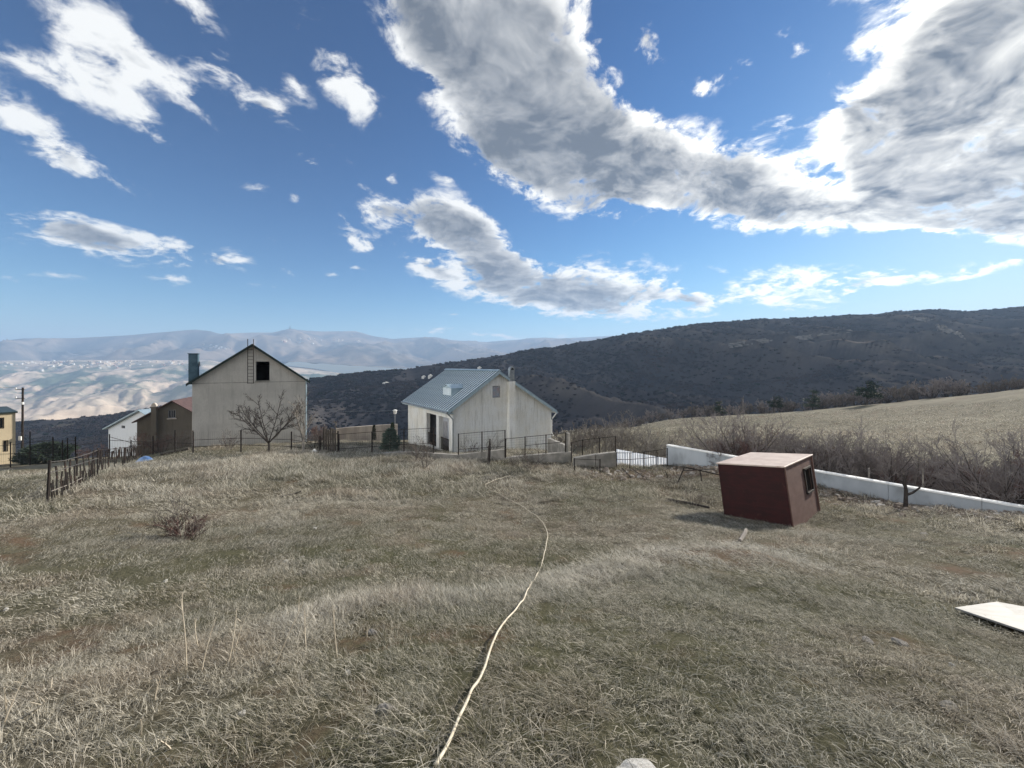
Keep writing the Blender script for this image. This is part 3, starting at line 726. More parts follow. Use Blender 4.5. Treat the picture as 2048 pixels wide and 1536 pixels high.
seam_panels(rfr, A2, RZ + up, W2 + ovl + .03, ER - (ovl + .03) * sr + up, -ovg - .03, D2 + ovg + .03, 25)
MB().prism([(A2 - .16, RZ + .04 + up), (A2, RZ + .09 + up), (A2 + .16, RZ + .04 + up), (A2, RZ + .15 + up)], -ovg - .05, D2 + ovg + .05).build('ridge_cap', M['roof_edge'], h2)
for xa, za, xb, zb2 in ((-ovl - .05, EL - (ovl + .05) * sl, A2, RZ), (A2, RZ, W2 + ovl + .05, ER - (ovl + .05) * sr)):
    MB().prism([(xa, za - .10), (xb, zb2 - .10), (xb, zb2 + .085), (xa, za + .085)], -ovg - .075, -ovg - .045).build('verge_trim', M['roof_edge'], h2)
MB().box(-ovl - .08, -ovl - .035, -ovg - .02, D2 + ovg + .02, EL - ovl * sl - .16, EL - ovl * sl + .04).build('fascia', M['roof_edge'], h2)
MB().box(-ovl - .03, -.003, -ovg, D2 + ovg, EL - ovl * sl - .14, EL - ovl * sl - .11).build('soffit', M['roof_edge'], h2)
MB().tube([(-ovl - .13, -ovg - .05, EL - ovl * sl - .04), (-ovl - .13, D2 + ovg, EL - ovl * sl - .02)], .07, 8).build('gutter', M['galv'], h2)
MB().tube([(W2 + ovl + .13, -ovg - .05, ER - ovl * sr - .04), (W2 + ovl + .13, D2 + ovg, ER - ovl * sr - .02)], .07, 8).build('gutter', M['galv'], h2)
MB().tube([(-ovl - .13, -.1, EL - ovl * sl - .06), (-.25, -.12, EL - .55), (-.02, -.10, EL - .8), (-.02, -.10, .4)], .05, 8).build('downpipe', M['galv'], h2)
MB().tube([(W2 + ovl + .13, -.1, ER - ovl * sr - .06), (W2 + .06, -.12, ER - .7), (W2 - .05, -.1, ER - .9), (W2 - .05, -.1, 1.6), (W2 + .1, -.14, 1.3)], .05, 8).build('downpipe', M['white_paint'], h2)
# chimney breast on the gable with a sheet-metal head
c0, c1_ = on_plane(1018.5, 763, O2, T2, 'y', -.3), on_plane(1030, 763, O2, T2, 'y', -.3)
ct_ = on_plane(1024, 737, O2, T2, 'y', -.3).z
ch = MB().box(c0.x, c1_.x, -.34, -.004, 0, c0.z).build('chimney', M['stucco_cream'], h2)
MB().box(c0.x + .07, c1_.x - .07, -.32, -.06, c0.z + .002, ct_ - .12).build('metal_head', M['galv'], ch)
cxm = (c0.x + c1_.x) / 2; rw = (c1_.x - c0.x) / 2 - .06
MB().prism([(cxm + rw * math.cos(a), ct_ - .12 + .26 * math.sin(a)) for a in np.linspace(0, math.pi, 9)], -.34, -.03).build('cowl', M['galv'], ch)
MB().prism([(cxm + rw * .62 * math.cos(a), ct_ - .11 + .17 * math.sin(a)) for a in np.linspace(0, math.pi, 9)], -.346, -.341).build('flue_mouth', M['pane_dark'], ch)
# dormer on the near slope
dl = on_plane(897, 792, O2, T2, 'y', 2.2)
def slope_pt(px, py):
    c, s_ = math.cos(T2), math.sin(T2)
    d = Vector(((px - CX) / F, 1.0, -(py - CY) / F)); o = Vector((0, 0, CZ)) - Vector(O2)
    L = lambda v: Vector((v.x * c + v.y * s_, -v.x * s_ + v.y * c, v.z)); d, o = L(d), L(o)
    k = (EL + up + sl * o.x - o.z) / (d.z - sl * d.x); return o + d * k
dp, dq = slope_pt(903, 793), slope_pt(889, 789)
dm = tag(MB().build('dormer', M['roof_edge'], h2)) if False else None
y0_, y1_ = min(dp.y, dq.y), max(dp.y, dq.y) + .1
xf = dp.x; zf = EL + up + sl * xf; hd = .62
xb2 = xf + hd / sl * .97
mb = MB(); mb.poly([(xf, y0_, zf), (xf, y1_, zf), (xf, y1_, zf + hd), (xf, y0_, zf + hd), (xf, (y0_ + y1_) / 2, zf + hd + .22), (xb2, y0_, zf + hd), (xb2, y1_, zf + hd), (xb2 + .3, (y0_ + y1_) / 2, zf + hd + .22)],
                   [(1, 0, 3, 4, 2), (0, 5, 3), (1, 2, 6), (3, 5, 7, 4), (2, 4, 7, 6)])
do = mb.build('dormer', M['roof_edge'], h2)
for i in range(5):
    ya = y0_ + .06 + i * (y1_ - y0_ - .12) / 5
    MB().box(xf - .025, xf - .002, ya, ya + (y1_ - y0_ - .12) / 5 - .05, zf + .06, zf + hd - .02).build('slat', M['roof_metal'], do)
for sg in (-1, 1):
    ym = (y0_ + y1_) / 2; ye = ym + sg * ((y1_ - y0_) / 2 + .10)
    mb = MB(); mb.poly([(xf - .1, ym, zf + hd + .24), (xf - .1, ye, zf + hd - .03), (xb2 + .1, ye, zf + hd - .03), (xb2 + .42, ym, zf + hd + .24),
                        (xf - .1, ym, zf + hd + .27), (xf - .1, ye, zf + hd + .0), (xb2 + .1, ye, zf + hd + .0), (xb2 + .42, ym, zf + hd + .27)],
                       [(0, 1, 2, 3), (7, 6, 5, 4), (0, 4, 5, 1), (1, 5, 6, 2), (3, 2, 6, 7), (0, 3, 7, 4)])
    mb.build('dormer_roof', M['roof_edge'], do)

# --- simple gabled background houses
def gable_house(name, label, O, th, W, D, E, R, wall, roof, ov=.3, apex=.5):
    h = tag(empty(name, O, th), label, 'house'); A = W * apex
    tp = lambda x: E + (R - E) * x / A if x <= A else R + (E - R) * (x - A) / (W - A)
    return h, A, tp
Ob, Tb = (at(292, 44), 44.0, -9.2), RAD(22)
hb, Ab, tpb = gable_house('brown_house', 'low brown rendered house with faded red roof and stubby round-topped chimney', Ob, Tb, 6.6, 9, 0, 0, None, None)
Wb, Eb, Rb, Db = 6.4, on_plane(382, 824, Ob, Tb, 'y').z, on_plane(345, 803, Ob, Tb, 'y').z, 9.0
apx = on_plane(345, 803, Ob, Tb, 'y').x; rx_ = on_plane(384, 824, Ob, Tb, 'y').x; lx_ = on_plane(274, 842, Ob, Tb, 'y').x; El_ = on_plane(274, 842, Ob, Tb, 'y').z
tpb = lambda x: Rb + (El_ - Rb) * (apx - x) / (apx - lx_) if x < apx else Rb + (Eb - Rb) * (x - apx) / (rx_ - apx)
wla, wlb = on_plane(336, 820, Ob, Tb, 'y'), on_plane(351, 836, Ob, Tb, 'y')
mb = MB(); wall_strips(mb, lx_, rx_, tpb, [(wla.x, wlb.x, wlb.z, wla.z)], 0, .3, breaks=(apx,)); mb.build('gable_wall', M['stucco_brown'], hb)
window_part(hb, 'window', wla.x, wlb.x, wlb.z, wla.z, .08, 3, 1, 'window_frame', 'pane_dark', .06)
MB().box(wla.x - .1, wlb.x + .1, -.08, .05, wlb.z - .12, wlb.z - .002).build('sill', M['concrete_pale'], hb)
mb = MB(); wall_strips(mb, lx_, rx_, tpb, [], Db - .3, Db, breaks=(apx,)); mb.build('rear_wall', M['stucco_brown'], hb)
MB().box(lx_, lx_ + .3, .301, Db - .301, 0, El_ - .05).build('side_wall', M['stucco_brown'], hb)
MB().box(rx_ - .3, rx_, .301, Db - .301, 0, Eb - .05).build('side_wall', M['stucco_brown'], hb)
s_r = (Rb - Eb) / (rx_ - apx); s_l = (Rb - El_) / (apx - lx_)
mb = MB(); roof_slab(mb, lx_ - .35, El_ - .35 * s_l + .02, apx, Rb + .02, -.3, Db + .3, .12); mb.build('roof', M['roof_red'], hb)
mb = MB(); roof_slab(mb, apx, Rb + .02, rx_ + .35, Eb - .35 * s_r + .02, -.3, Db + .3, .12); mb.build('roof', M['roof_red'], hb)
ca, cb2 = on_plane(303, 812, Ob, Tb, 'y', -.3), on_plane(313.5, 812, Ob, Tb, 'y', -.3)
ch = MB().box(ca.x, cb2.x, -.45, -.003, 0, ca.z - .1).build('chimney', M['stucco_brown'], hb)
MB().prism([((ca.x + cb2.x) / 2 + (cb2.x - ca.x) / 2 * math.cos(a), ca.z - .098 + .45 * math.sin(a)) for a in np.linspace(0, math.pi, 9)], -.43, -.02).build('cap', M['concrete_pale'], ch)

Ow, Tw = (at(216, 52), 52.0, -11.0), RAD(-18)
hw = tag(empty('white_house', Ow, Tw), 'low white house with pale metal roof half hidden behind the brown house', 'house')
wl, wr = on_plane(214, 858, Ow, Tw, 'y'), on_plane(283, 821, Ow, Tw, 'y')
Ww = (wr.x - wl.x) * 2
tpw = lambda x: wl.z + (wr.z - wl.z) * (1 - abs((x - wl.x) - Ww / 2) / (Ww / 2))
wv0, wv1 = on_plane(243, 851, Ow, Tw, 'y'), on_plane(250, 857, Ow, Tw, 'y')
mb = MB(); wall_strips(mb, wl.x + .3, wl.x + Ww - .3, tpw, [(wv0.x, wv1.x, wv1.z, wv0.z)], 0, .3, breaks=(wl.x + Ww / 2,)); mb.build('gable_wall', M['stucco_white'], hw)
MB().box(wv0.x - .1, wv1.x + .1, .301, .33, wv1.z - .1, wv0.z + .1).build('window', M['pane_dark'], hw)
MB().box(wl.x + .3, wl.x + .6, .301, 9, 0, wl.z - .05).build('side_wall', M['stucco_white'], hw)
MB().box(wl.x + Ww - .6, wl.x + Ww - .3, .301, 9, 0, wl.z - .05).build('side_wall', M['stucco_white'], hw)
swr = (wr.z - wl.z) / (Ww / 2)
mb = MB(); roof_slab(mb, wl.x - .2, wl.z - .2 * swr + .03, wl.x + Ww / 2, wr.z + .03, -.4, 9.3, .12); rw1 = mb.build('roof', M['roof_edge'], hw)
mb = MB(); roof_slab(mb, wl.x + Ww / 2, wr.z + .03, wl.x + Ww + .2, wl.z - .2 * swr + .03, -.4, 9.3, .12); mb.build('roof', M['roof_edge'], hw)
xc = wl.x + Ww * .27
MB().box(xc - .35, xc + .35, 2.2, 2.9, tpw(xc) - .5, tpw(xc) + .95).build('chimney', M['flue'], hw)
MB().box(xc - .9, xc - .1, .9, 1.9, tpw(xc - .5) - .3, tpw(xc - .5) + .42).build('dormer', M['galv'], hw)

Oc, Tc = (at(-70, 33.5), 33.5, -9.0), RAD(57)
hc = tag(empty('flat_roof_building', Oc, Tc), 'pale yellow flat-roofed building at the edge of the village with dark windows', 'house')
cr_ = on_plane(31, 826, Oc, Tc, 'y')
wh = []
for a, b in (((-8, 836), (8.5, 857)), ((5, 881), (16, 903)), ((-40, 836), (-24, 857))):
    p0, p1 = on_plane(a[0], a[1], Oc, Tc, 'y'), on_plane(b[0], b[1], Oc, Tc, 'y'); wh.append((p0.x, p1.x, p1.z, p0.z))
mb = MB(); wall_strips(mb, -2, cr_.x, lambda x: cr_.z, wh, 0, .3); mb.build('front_wall', M['stucco_yellow'], hc)
MB().box(cr_.x - .3, cr_.x - .003, .301, 8, 0, cr_.z).build('side_wall', M['stucco_yellow'], hc)
MB().box(-2, cr_.x - .301, 7.7, 8, 0, cr_.z).build('rear_wall', M['stucco_yellow'], hc)
MB().box(-2.2, cr_.x + .12, -.12, 8.2, cr_.z + .002, cr_.z + .14).build('roof_slab', M['roof_dark'], hc)
for a in wh: window_part(hc, 'window', a[0], a[1], a[2], a[3], .1, 2, 1, 'wood', 'pane_dark', .05)

# far houses on the dark hill and in the villages across the valley
def far_mesh(name, w_, d_, h_, r_):
    mb = MB(); mb.box(-w_ / 2, w_ / 2, -d_ / 2, d_ / 2, -h_, h_)
    mb.prism([(-w_ / 2 - .5, h_ + .01), (w_ / 2 + .5, h_ + .01), (0, h_ + r_)], -d_ / 2 - .5, d_ / 2 + .5)
    return mb.mesh(name)
M['far_white'] = surf('far_white_walls', (0.78, 0.77, 0.74), (0.62, 0.60, 0.56), .1, .9, 0)
M['far_cream'] = surf('far_cream_walls', (0.66, 0.56, 0.44), (0.5, 0.42, 0.33), .1, .9, 0)
M['far_red'] = surf('far_red_walls', (0.42, 0.27, 0.21), (0.34, 0.22, 0.18), .1, .9, 0)
far_m = []
for k, (a, mt) in enumerate((((12, 10, 4.5, 3.5), 'far_white'), ((16, 11, 5.0, 4), 'far_cream'), ((10, 9, 6, 3), 'far_white'), ((20, 12, 7, 3), 'far_cream'), ((11, 10, 4, 4), 'far_red'))):
    m2 = far_mesh('far_house', *a); m2.materials.append(M[mt]); far_m.append(m2)
def surf_at(gridt, px, py):
    """first place where the sight line through a photo point meets a terrain sheet"""
    X, Y, Z = gridt
    U_ = X[0] / Y[0]; u = (px - CX) / F
    j = int(np.clip(np.searchsorted(U_, u), 1, len(U_) - 1)); f = (u - U_[j - 1]) / (U_[j] - U_[j - 1])
    yy = Y[:, j - 1] * (1 - f) + Y[:, j] * f; z = Z[:, j - 1] * (1 - f) + Z[:, j] * f
    yp = CY + (CZ - z) / yy * F
    k = np.nonzero(yp <= py)[0]
    k = int(k[0]) if len(k) else len(yy) - 1
    return Vector((u * yy[k], yy[k], z[k]))
vil = []
rv = random.Random(5)
for i in range(120):
    px = rv.choice([rv.uniform(0, 385), rv.uniform(60, 385)]); py = 723 + abs(rv.gauss(0, 7)) + (0 if px > 60 else 3)
    vil.append((px, py, 'valley'))
for i in range(26):
    vil.append((rv.uniform(560, 720), rv.gauss(682, 5), 'mtn'))
for i in range(16):
    vil.append((rv.uniform(400, 470), rv.gauss(697, 3), 'mtn'))
for px, py, wh_ in vil:
    p3 = surf_at((VX, VY, VZ) if wh_ == 'valley' else (MX, MY, MZ), px, py)
    fk = rv.randrange(5); o = bpy.data.objects.new('village_house', far_m[fk]); COL.objects.link(o)
    fn = ('tiny white house', 'tiny long cream house', 'tiny tall white house', 'tiny big cream block', 'tiny reddish house')[fk]
    sc_ = (1.25 if wh_ == 'valley' else 2.0) * rv.uniform(.8, 1.5)
    o.location = p3; o.scale = (sc_,) * 3; o.rotation_euler = (0, 0, rv.uniform(0, 6.28))
    if wh_ == 'valley': tag(o, fn + ' in the village atop the badland slopes' + (' left of the pole' if px < 45 else ' beyond the white house' if px < 212 else ' beyond the brown house'), 'house', 'houses of the village across the valley')
    else: tag(o, fn + ' in a hamlet on the mountain flank ' + ('below the mast summit' if px > 500 else 'left of the grey gable'), 'house', 'houses of the hamlets on the mountain flank')
for px, py, s_, lb_ in ((848, 757, .55, 'small white cabin on the dark hill, the duller of a pair beside a track'), (861, 755, .6, 'small bright white cabin on the dark hill, right beside a duller one'), (772, 768, .4, 'long low pale shed beside the track across the dark hill'), (959, 738, .55, 'lone small white hut high on the dark hill above the metal roof')):
    p3 = surf_at(hill_grid, px, py)
    o = bpy.data.objects.new('cabin', far_m[0]); COL.objects.link(o); o.location = p3; o.scale = (s_ * (2.0 if px == 772 else 1), s_, s_); o.rotation_euler = (0, 0, rv.uniform(-.5, .5))
    tag(o, lb_, 'cabin')
# mast on the summit
p3 = surf_at((MX, MY, MZ), 580, 659)
ms = tag(empty('radio_mast', (p3.x, p3.y, p3.z - 5)), 'thin radio mast on the highest mountain summit', 'mast')
MB().tube([(0, 0, 0), (0, 0, 40), (0, 0, 75)], [13, 9, 4], 4).build('tower', M['iron_grey'], ms)
MB().box(-9, 9, -5, 5, 0, 10).build('base_hut', M['far_white'], ms)

# rock outcrops on the dark hill
M['cliff'] = surf('pale_cliff_rock', (0.15, 0.145, 0.14), (0.085, 0.082, 0.08), .12, .95, .5, stretch=(1, 1, 4))
for px, py, ln, ht, ang, lb_ in ((1498, 692, 46, 7, 25, 'pale rock ledge on the dark hill, lowest of the slabs'), (1535, 682, 34, 6, 25, 'short pale rock ledge above the lowest slab on the dark hill'), (1625, 683, 70, 8, 14, 'longest pale rock ledge slanting across the dark hill'), (1668, 672, 46, 6, 14, 'pale rock ledge continuing uphill from the longest slab'), (1848, 645, 30, 9, -35, 'pale rock scar below the hill crest'), (1902, 668, 26, 12, -60, 'pale rocky gully side on the dark hill')):
    p3 = surf_at(hill_grid, px, py)
    mb = MB(); n = 9; rr_ = random.Random(px)
    for row in range(3):
        for i in range(n):
            x = (i + rr_.uniform(-.3, .3)) / n * ln - ln / 2; wd = ln / n * rr_.uniform(.7, 1.5)
            z0 = row * ht * .34 - ht * .4 + x * math.tan(RAD(ang)) * .35; hh = ht * .34 * rr_.uniform(.6, 1.15); y0 = row * 4.5 + rr_.uniform(-1.5, 1.5)
            mb.poly([(x, y0, z0), (x + wd, y0 + rr_.uniform(-1, 1), z0 + rr_.uniform(-.5, .5)), (x + wd * .9, y0 + 1.5, z0 + hh), (x + wd * .1, y0 + 1.5, z0 + hh * rr_.uniform(.7, 1)), (x, y0 + 7, z0), (x + wd, y0 + 7, z0), (x + wd * .9, y0 + 7, z0 + hh), (x + wd * .1, y0 + 7, z0 + hh)],
                    [(0, 1, 2, 3), (3, 2, 6, 7), (0, 3, 7, 4), (1, 5, 6, 2)])
    o = mb.build('rock_ledge', M['cliff']); o.location = p3 + Vector((0, -2, 1.0)); o.rotation_euler = (0, 0, math.atan2(-p3.x, p3.y) * .6)
    tag(o, lb_, 'rock')
#@@PART3
# ------------------------------------------------------------------ red steel cabin
SP, SE, SW, SDp, SH = (7.192, 13.05, -3.485), (-0.0335, -0.1349, -0.8667), 1.91, 3.165, 1.70
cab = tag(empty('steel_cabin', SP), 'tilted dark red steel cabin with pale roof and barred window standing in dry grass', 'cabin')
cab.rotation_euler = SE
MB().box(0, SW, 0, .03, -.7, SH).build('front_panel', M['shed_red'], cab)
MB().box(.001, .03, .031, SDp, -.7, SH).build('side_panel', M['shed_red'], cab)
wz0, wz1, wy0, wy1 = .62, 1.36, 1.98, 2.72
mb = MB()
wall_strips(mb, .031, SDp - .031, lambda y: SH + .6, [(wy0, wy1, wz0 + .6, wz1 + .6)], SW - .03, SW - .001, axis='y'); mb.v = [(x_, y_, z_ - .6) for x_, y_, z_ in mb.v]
sp_ = mb.build('side_panel', M['shed_side'], cab); sp_["label"] = "paler side panel with the window"
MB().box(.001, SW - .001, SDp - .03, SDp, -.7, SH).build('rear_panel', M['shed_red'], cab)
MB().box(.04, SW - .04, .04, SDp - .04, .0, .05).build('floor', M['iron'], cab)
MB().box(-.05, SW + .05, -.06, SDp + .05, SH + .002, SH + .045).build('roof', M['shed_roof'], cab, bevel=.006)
for y in (.02, SDp - .06):
    MB().box(SW + .001, SW + .04, y, y + .05, -.7, SH).build('corner_angle', M['shed_side'], cab)
MB().box(-.012, .028, -.012, -.001, -.7, SH).build('corner_angle', M['shed_red'], cab)
MB().box(SW - .03, SW + .012, -.012, -.001, -.7, SH).build('corner_angle', M['shed_red'], cab)
wf = MB()
wf.box(SW, SW + .045, wy0 - .05, wy0, wz0 - .05, wz1 + .05).box(SW, SW + .045, wy1, wy1 + .05, wz0 - .05, wz1 + .05)
wf.box(SW, SW + .06, wy0, wy1, wz1, wz1 + .05).box(SW, SW + .06, wy0, wy1, wz0 - .05, wz0)
wf = wf.build('window', M['iron'], cab)
for i in range(5):
    y = wy0 + (i + .5) * (wy1 - wy0) / 5
    MB().tube([(SW + .02, y, wz0), (SW + .02, y, wz1)], .009, 6).build('bar', M['iron'], wf)
MB().box(SW - .1, SW - .09, wy0 - .02, wy1 + .02, wz0 - .02, wz1 + .02).build('pane', M['pane_dark'], wf)
for z in (.45, .95, 1.42): MB().box(.02, SW - .02, -.006, -.0005, z, z + .012).build('weld_seam', M['shed_red'], cab)

# ------------------------------------------------------------------ white retaining wall down the right side
WA, WB_ = Vector((9.67, 24.0, 0)), Vector((17.9, 13.5, 0))
wd_ = (WB_ - WA); L_w = wd_.length; wd_.normalize()
rw_ = tag(empty('retaining_wall', (WA.x, WA.y, -6.2), math.atan2(wd_.y, wd_.x)), 'long straight white concrete wall with bright coping in front of the bare thicket', 'wall')
npan = 9; Lp = (L_w + 9) / npan
for i in range(npan):
    MB().box(i * Lp + .006, (i + 1) * Lp - .006, -.11, .11, 0, 2.80).build('wall_panel', M['white_concrete'], rw_)
    MB().box(i * Lp + .004, (i + 1) * Lp - .004, -.145, .145, 2.803, 2.87).build('coping', M['white_cap'], rw_, bevel=.008)
# white corrugated sheet leaning at its far end
s0, s1_ = Vector(P(1233, 936, 23.2)), Vector(P(1336, 925, 24.0))
t0, t1_ = Vector(P(1233, 898, 24.9)), Vector(P(1336, 917, 24.6))
mb = MB(); n = 40
for i in range(n):
    f0, f1 = i / n, (i + 1) / n
    o0, o1 = (.03 if i % 2 else 0), (.03 if (i + 1) % 2 else 0)
    a, b, c, d = s0.lerp(s1_, f0), s0.lerp(s1_, f1), t0.lerp(t1_, f1), t0.lerp(t1_, f0)
    mb.poly([a + Vector((0, -o0, -.3)), b + Vector((0, -o1, -.3)), c + Vector((0, -o1, 0)), d + Vector((0, -o0, 0))], [(0, 1, 2, 3)])
o = mb.build('corrugated_sheet', M['white_sheet'])
sm_ = o.modifiers.new('thick', 'SOLIDIFY'); sm_.thickness = .012
tag(o, 'white corrugated sheet tapering to a point behind the low barred fence', 'sheet')

# ------------------------------------------------------------------ fences
def gpost(px, ytop, Y, r, mat, parent, lean=0.0, sides=6, sq=False, name='post'):
    x = at(px, Y); zb = gz1(x, Y) - .25; zt_ = zz(ytop, Y)
    pts = [(x, Y, zb), (x + lean, Y, zt_)]
    return MB().tube(pts, r, 4 if sq else sides).build(name, mat, parent), Vector(pts[1])
def rail(parent, pts, r, mat, name='rail', sag=0.0):
    return MB().tube(pts, r, 6).build(name, mat, parent)
def netting(parent, a0, a1, b0, b1, nx, nz, r=.0035):
    """woven wire between two posts: a = (bottom, top) of the first, b of the second"""
    mb = MB()
    for i in range(1, nx):
        f = i / nx; mb.tube([Vector(a0).lerp(Vector(b0), f), Vector(a1).lerp(Vector(b1), f)], r, 3, cap=False)
    for j in range(1, nz + 1):
        f = j / (nz + 1); mb.tube([Vector(a0).lerp(Vector(a1), f), Vector(b0).lerp(Vector(b1), f)], r, 3, cap=False)
    return mb.build('wire_netting', M['wire'], parent)

# crooked picket fence of scrap iron on the left
fa = tag(empty('picket_fence', (-15.07, 12.5, -2.8)), 'crooked rusty fence of uneven scrap iron pickets crossing the meadow', 'fence')
fa_off = Vector((-15.07, 12.5, -2.8))
A0, A1 = Vector((-15.07, 12.5, 0)), Vector((-24.9, 26.0, 0))
def fpt(s, h, dx=0):
    p = A0.lerp(A1, s); g_ = gz1(p.x, p.y); return Vector((p.x + dx, p.y, g_ + h)) - fa_off
hts = lambda s: float(np.interp(s, [0, .35, 1], [1.36, 1.18, 1.12]))
for s, lean, hx in ((0, .1, .06), (.353, 0, .05), (.68, .03, .0), (.995, -.03, .02)):
    MB().tube([fpt(s, -.3), fpt(s, hts(s) + hx, lean)], .035 if s == 0 else .028, 6).build('post', M['iron'], fa)
rf = random.Random(3)
for a, b, hf, mt in ((0, .2, (.99, .93), 'iron_grey'), (.2, .353, (.93, .97), 'iron_grey'), (.353, .68, (.98, 1.0), 'iron'), (.68, .995, (1., .98), 'iron'), (0, .353, (.72, .66), 'iron_grey'), (.353, .68, (.6, .5), 'iron'), (.02, .22, (.27, .23), 'twig_pale'), (.68, .995, (.35, .4), 'iron')):
    mid = (a + b) / 2
    MB().tube([fpt(a, hts(a) * hf[0], .02), fpt(mid, hts(mid) * (hf[0] + hf[1]) / 2 + rf.uniform(-.04, .03)), fpt(b, hts(b) * hf[1])], .016, 6).build('rail', M[mt], fa)
n = 46
for i in range(n):
    s = .015 + (i + rf.uniform(-.3, .3)) / n * .97
    H_ = hts(s)
    if abs(s - .353) < .012: continue
    if i % 2 == 0 or s > .36:
        lo_, hi_ = rf.uniform(.05, .5), rf.uniform(.88, 1.02)
    else:
        lo_, hi_ = rf.uniform(-.02, .1), rf.uniform(.5, .75)
    bend = rf.uniform(-.04, .04)
    MB().tube([fpt(s, H_ * lo_, bend), fpt(s, H_ * (lo_ + hi_) / 2, -bend * .5 + rf.uniform(-.03, .03)), fpt(s, H_ * hi_, rf.uniform(-.05, .05))], rf.choice([.016, .021, .028]), 5).build('picket', M['iron'], fa)
for i in range(11):
    s = .03 + i * .028; H_ = hts(s)
    MB().tube([fpt(s, rf.uniform(-.05, .05)), fpt(s, H_ * rf.uniform(.28, .5), rf.uniform(-.04, .04))], .026, 5).build('picket', M['iron'], fa)

def post_fence(name, label, posts, rails, r=.035, mat='iron', net=None, rm=None):
    x0 = at(posts[0][0], posts[0][2]); f = tag(empty(name), label, 'fence')
    tops = {}
    for i, (px, yt, Y) in enumerate(posts):
        o, tp = gpost(px, yt, Y, r, M[mat], f); tops[i] = tp
    for (i, j, drop) in rails:
        a, b = tops[i] - Vector((0, 0, drop)), tops[j] - Vector((0, 0, drop))
        rail(f, [a, b], .016, M[rm or mat])
    if net:
        for i in range(len(posts) - 1):
            a, b = tops[i], tops[i + 1]
            if (a - b).length > 6: continue
            ga_, gb_ = Vector((a.x, a.y, gz1(a.x, a.y) + .05)), Vector((b.x, b.y, gz1(b.x, b.y) + .05))
            netting(f, ga_, a, gb_, b, max(4, int((a - b).length / .16)), net)
    return f, tops
chain = lambda n, d: [(i, i + 1, d) for i in range(n - 1)]
post_fence('rail_fence', 'old low wire fence with dark posts in front of the pale yellow building', [(-30, 885, 27), (21, 884, 27), (60, 863, 29), (106, 874, 28), (125, 880, 27.5), (135, 876, 28), (151, 873, 29)], [(0, 1, .25), (1, 3, .2), (3, 6, .3), (0, 4, .85), (4, 6, .7)], net=3)
post_fence('wire_fence', 'dark post and wire fence between the brown house and the tall grey gable', [(151, 878, 29), (219, 868, 28), (262, 880, 28.5), (306, 872, 28), (350, 860, 27), (386, 861, 26.6)], [(0, 1, .5), (1, 3, .45), (3, 4, .6), (1, 2, .2), (0, 2, .95), (4, 5, .9)], net=3)
post_fence('low_fence', 'dark iron posts with wire standing before the foot of the tall grey gable', [(386.5, 864, 26.4), (482, 860, 26), (583, 863, 25.8), (640, 872, 26)], chain(4, .55) + chain(4, 1.0), r=.045, net=2)
# board gate
gt = tag(empty('board_gate'), 'tall dark gate of narrow upright boards between the grey gable and the wire mesh', 'gate')
for k, px in enumerate((648, 652.5, 657, 661.5, 666, 670.5)):
    Y = 26.2; x = at(px, Y); z0 = gz1(x, Y) + .05
    MB().box(x - .055, x + .055, Y - .02, Y + .02, z0, zz(855 + (k % 3) * 2, Y)).build('board', M['wood'], gt)
for zf_ in (.35, 1.15):
    MB().box(at(646, 26.2), at(674, 26.2), 26.225, 26.26, gz1(at(660, 26.2), 26.2) + zf_, gz1(at(660, 26.2), 26.2) + zf_ + .07).build('ledge', M['wood'], gt)
gpost(676, 862, 26.1, .05, M['iron'], gt)
# mesh fence round the cream house on a concrete footing
post_fence('mesh_fence', 'dark framed wire mesh fence running in front of the cream house openings', [(678, 868, 26), (744, 863, 25.4), (808, 858, 25), (867, 855, 24.6)], chain(4, .03) + chain(4, 1.0), r=.04, net=9)
post_fence('mesh_fence', 'dark framed wire mesh fence on the concrete footing before the cream gable', [(917, 867, 24.2), (964, 863, 24), (1010, 860, 23.8)], chain(3, .03) + [(0, 2, 1.0)], r=.04, net=9)
post_fence('mesh_fence', 'lower step of dark wire mesh fence beside the chimney breast', [(1011.5, 877, 23.6), (1050, 873, 23.4), (1092, 869, 23.2), (1131, 865, 23)], chain(4, .03) + [(1, 3, .55)], r=.035, net=8)
post_fence('mesh_fence', 'open wire mesh fence ending above the white corrugated sheet', [(1143, 884, 22.9), (1165, 879, 22.8), (1199, 875, 22.7), (1231, 872, 22.6)], chain(4, .03), r=.03, net=7)
f5, tp5 = post_fence('barred_fence', 'low fence of thin dark upright bars in front of the white corrugated sheet', [(1233, 905, 22.4), (1260, 905, 22.2), (1288, 903, 22.4), (1314, 900, 22.6), (1335, 896, 22.9)], chain(5, .02) + chain(5, .4), r=.025)
for i in range(30):
    f = i / 29 * 4; k = min(3, int(f)); tpp = tp5[k].lerp(tp5[k + 1], f - k)
    MB().tube([(tpp.x, tpp.y, gz1(tpp.x, tpp.y) - .05), tpp], .008, 4).build('bar', M['iron'], f5)
f6, tp6 = post_fence('broken_fence', 'two bent rusty posts joined by a slack wire above the rubble', [(1149, 916, 20.6), (1200, 918, 20.6)], [(0, 1, .05)], r=.028)

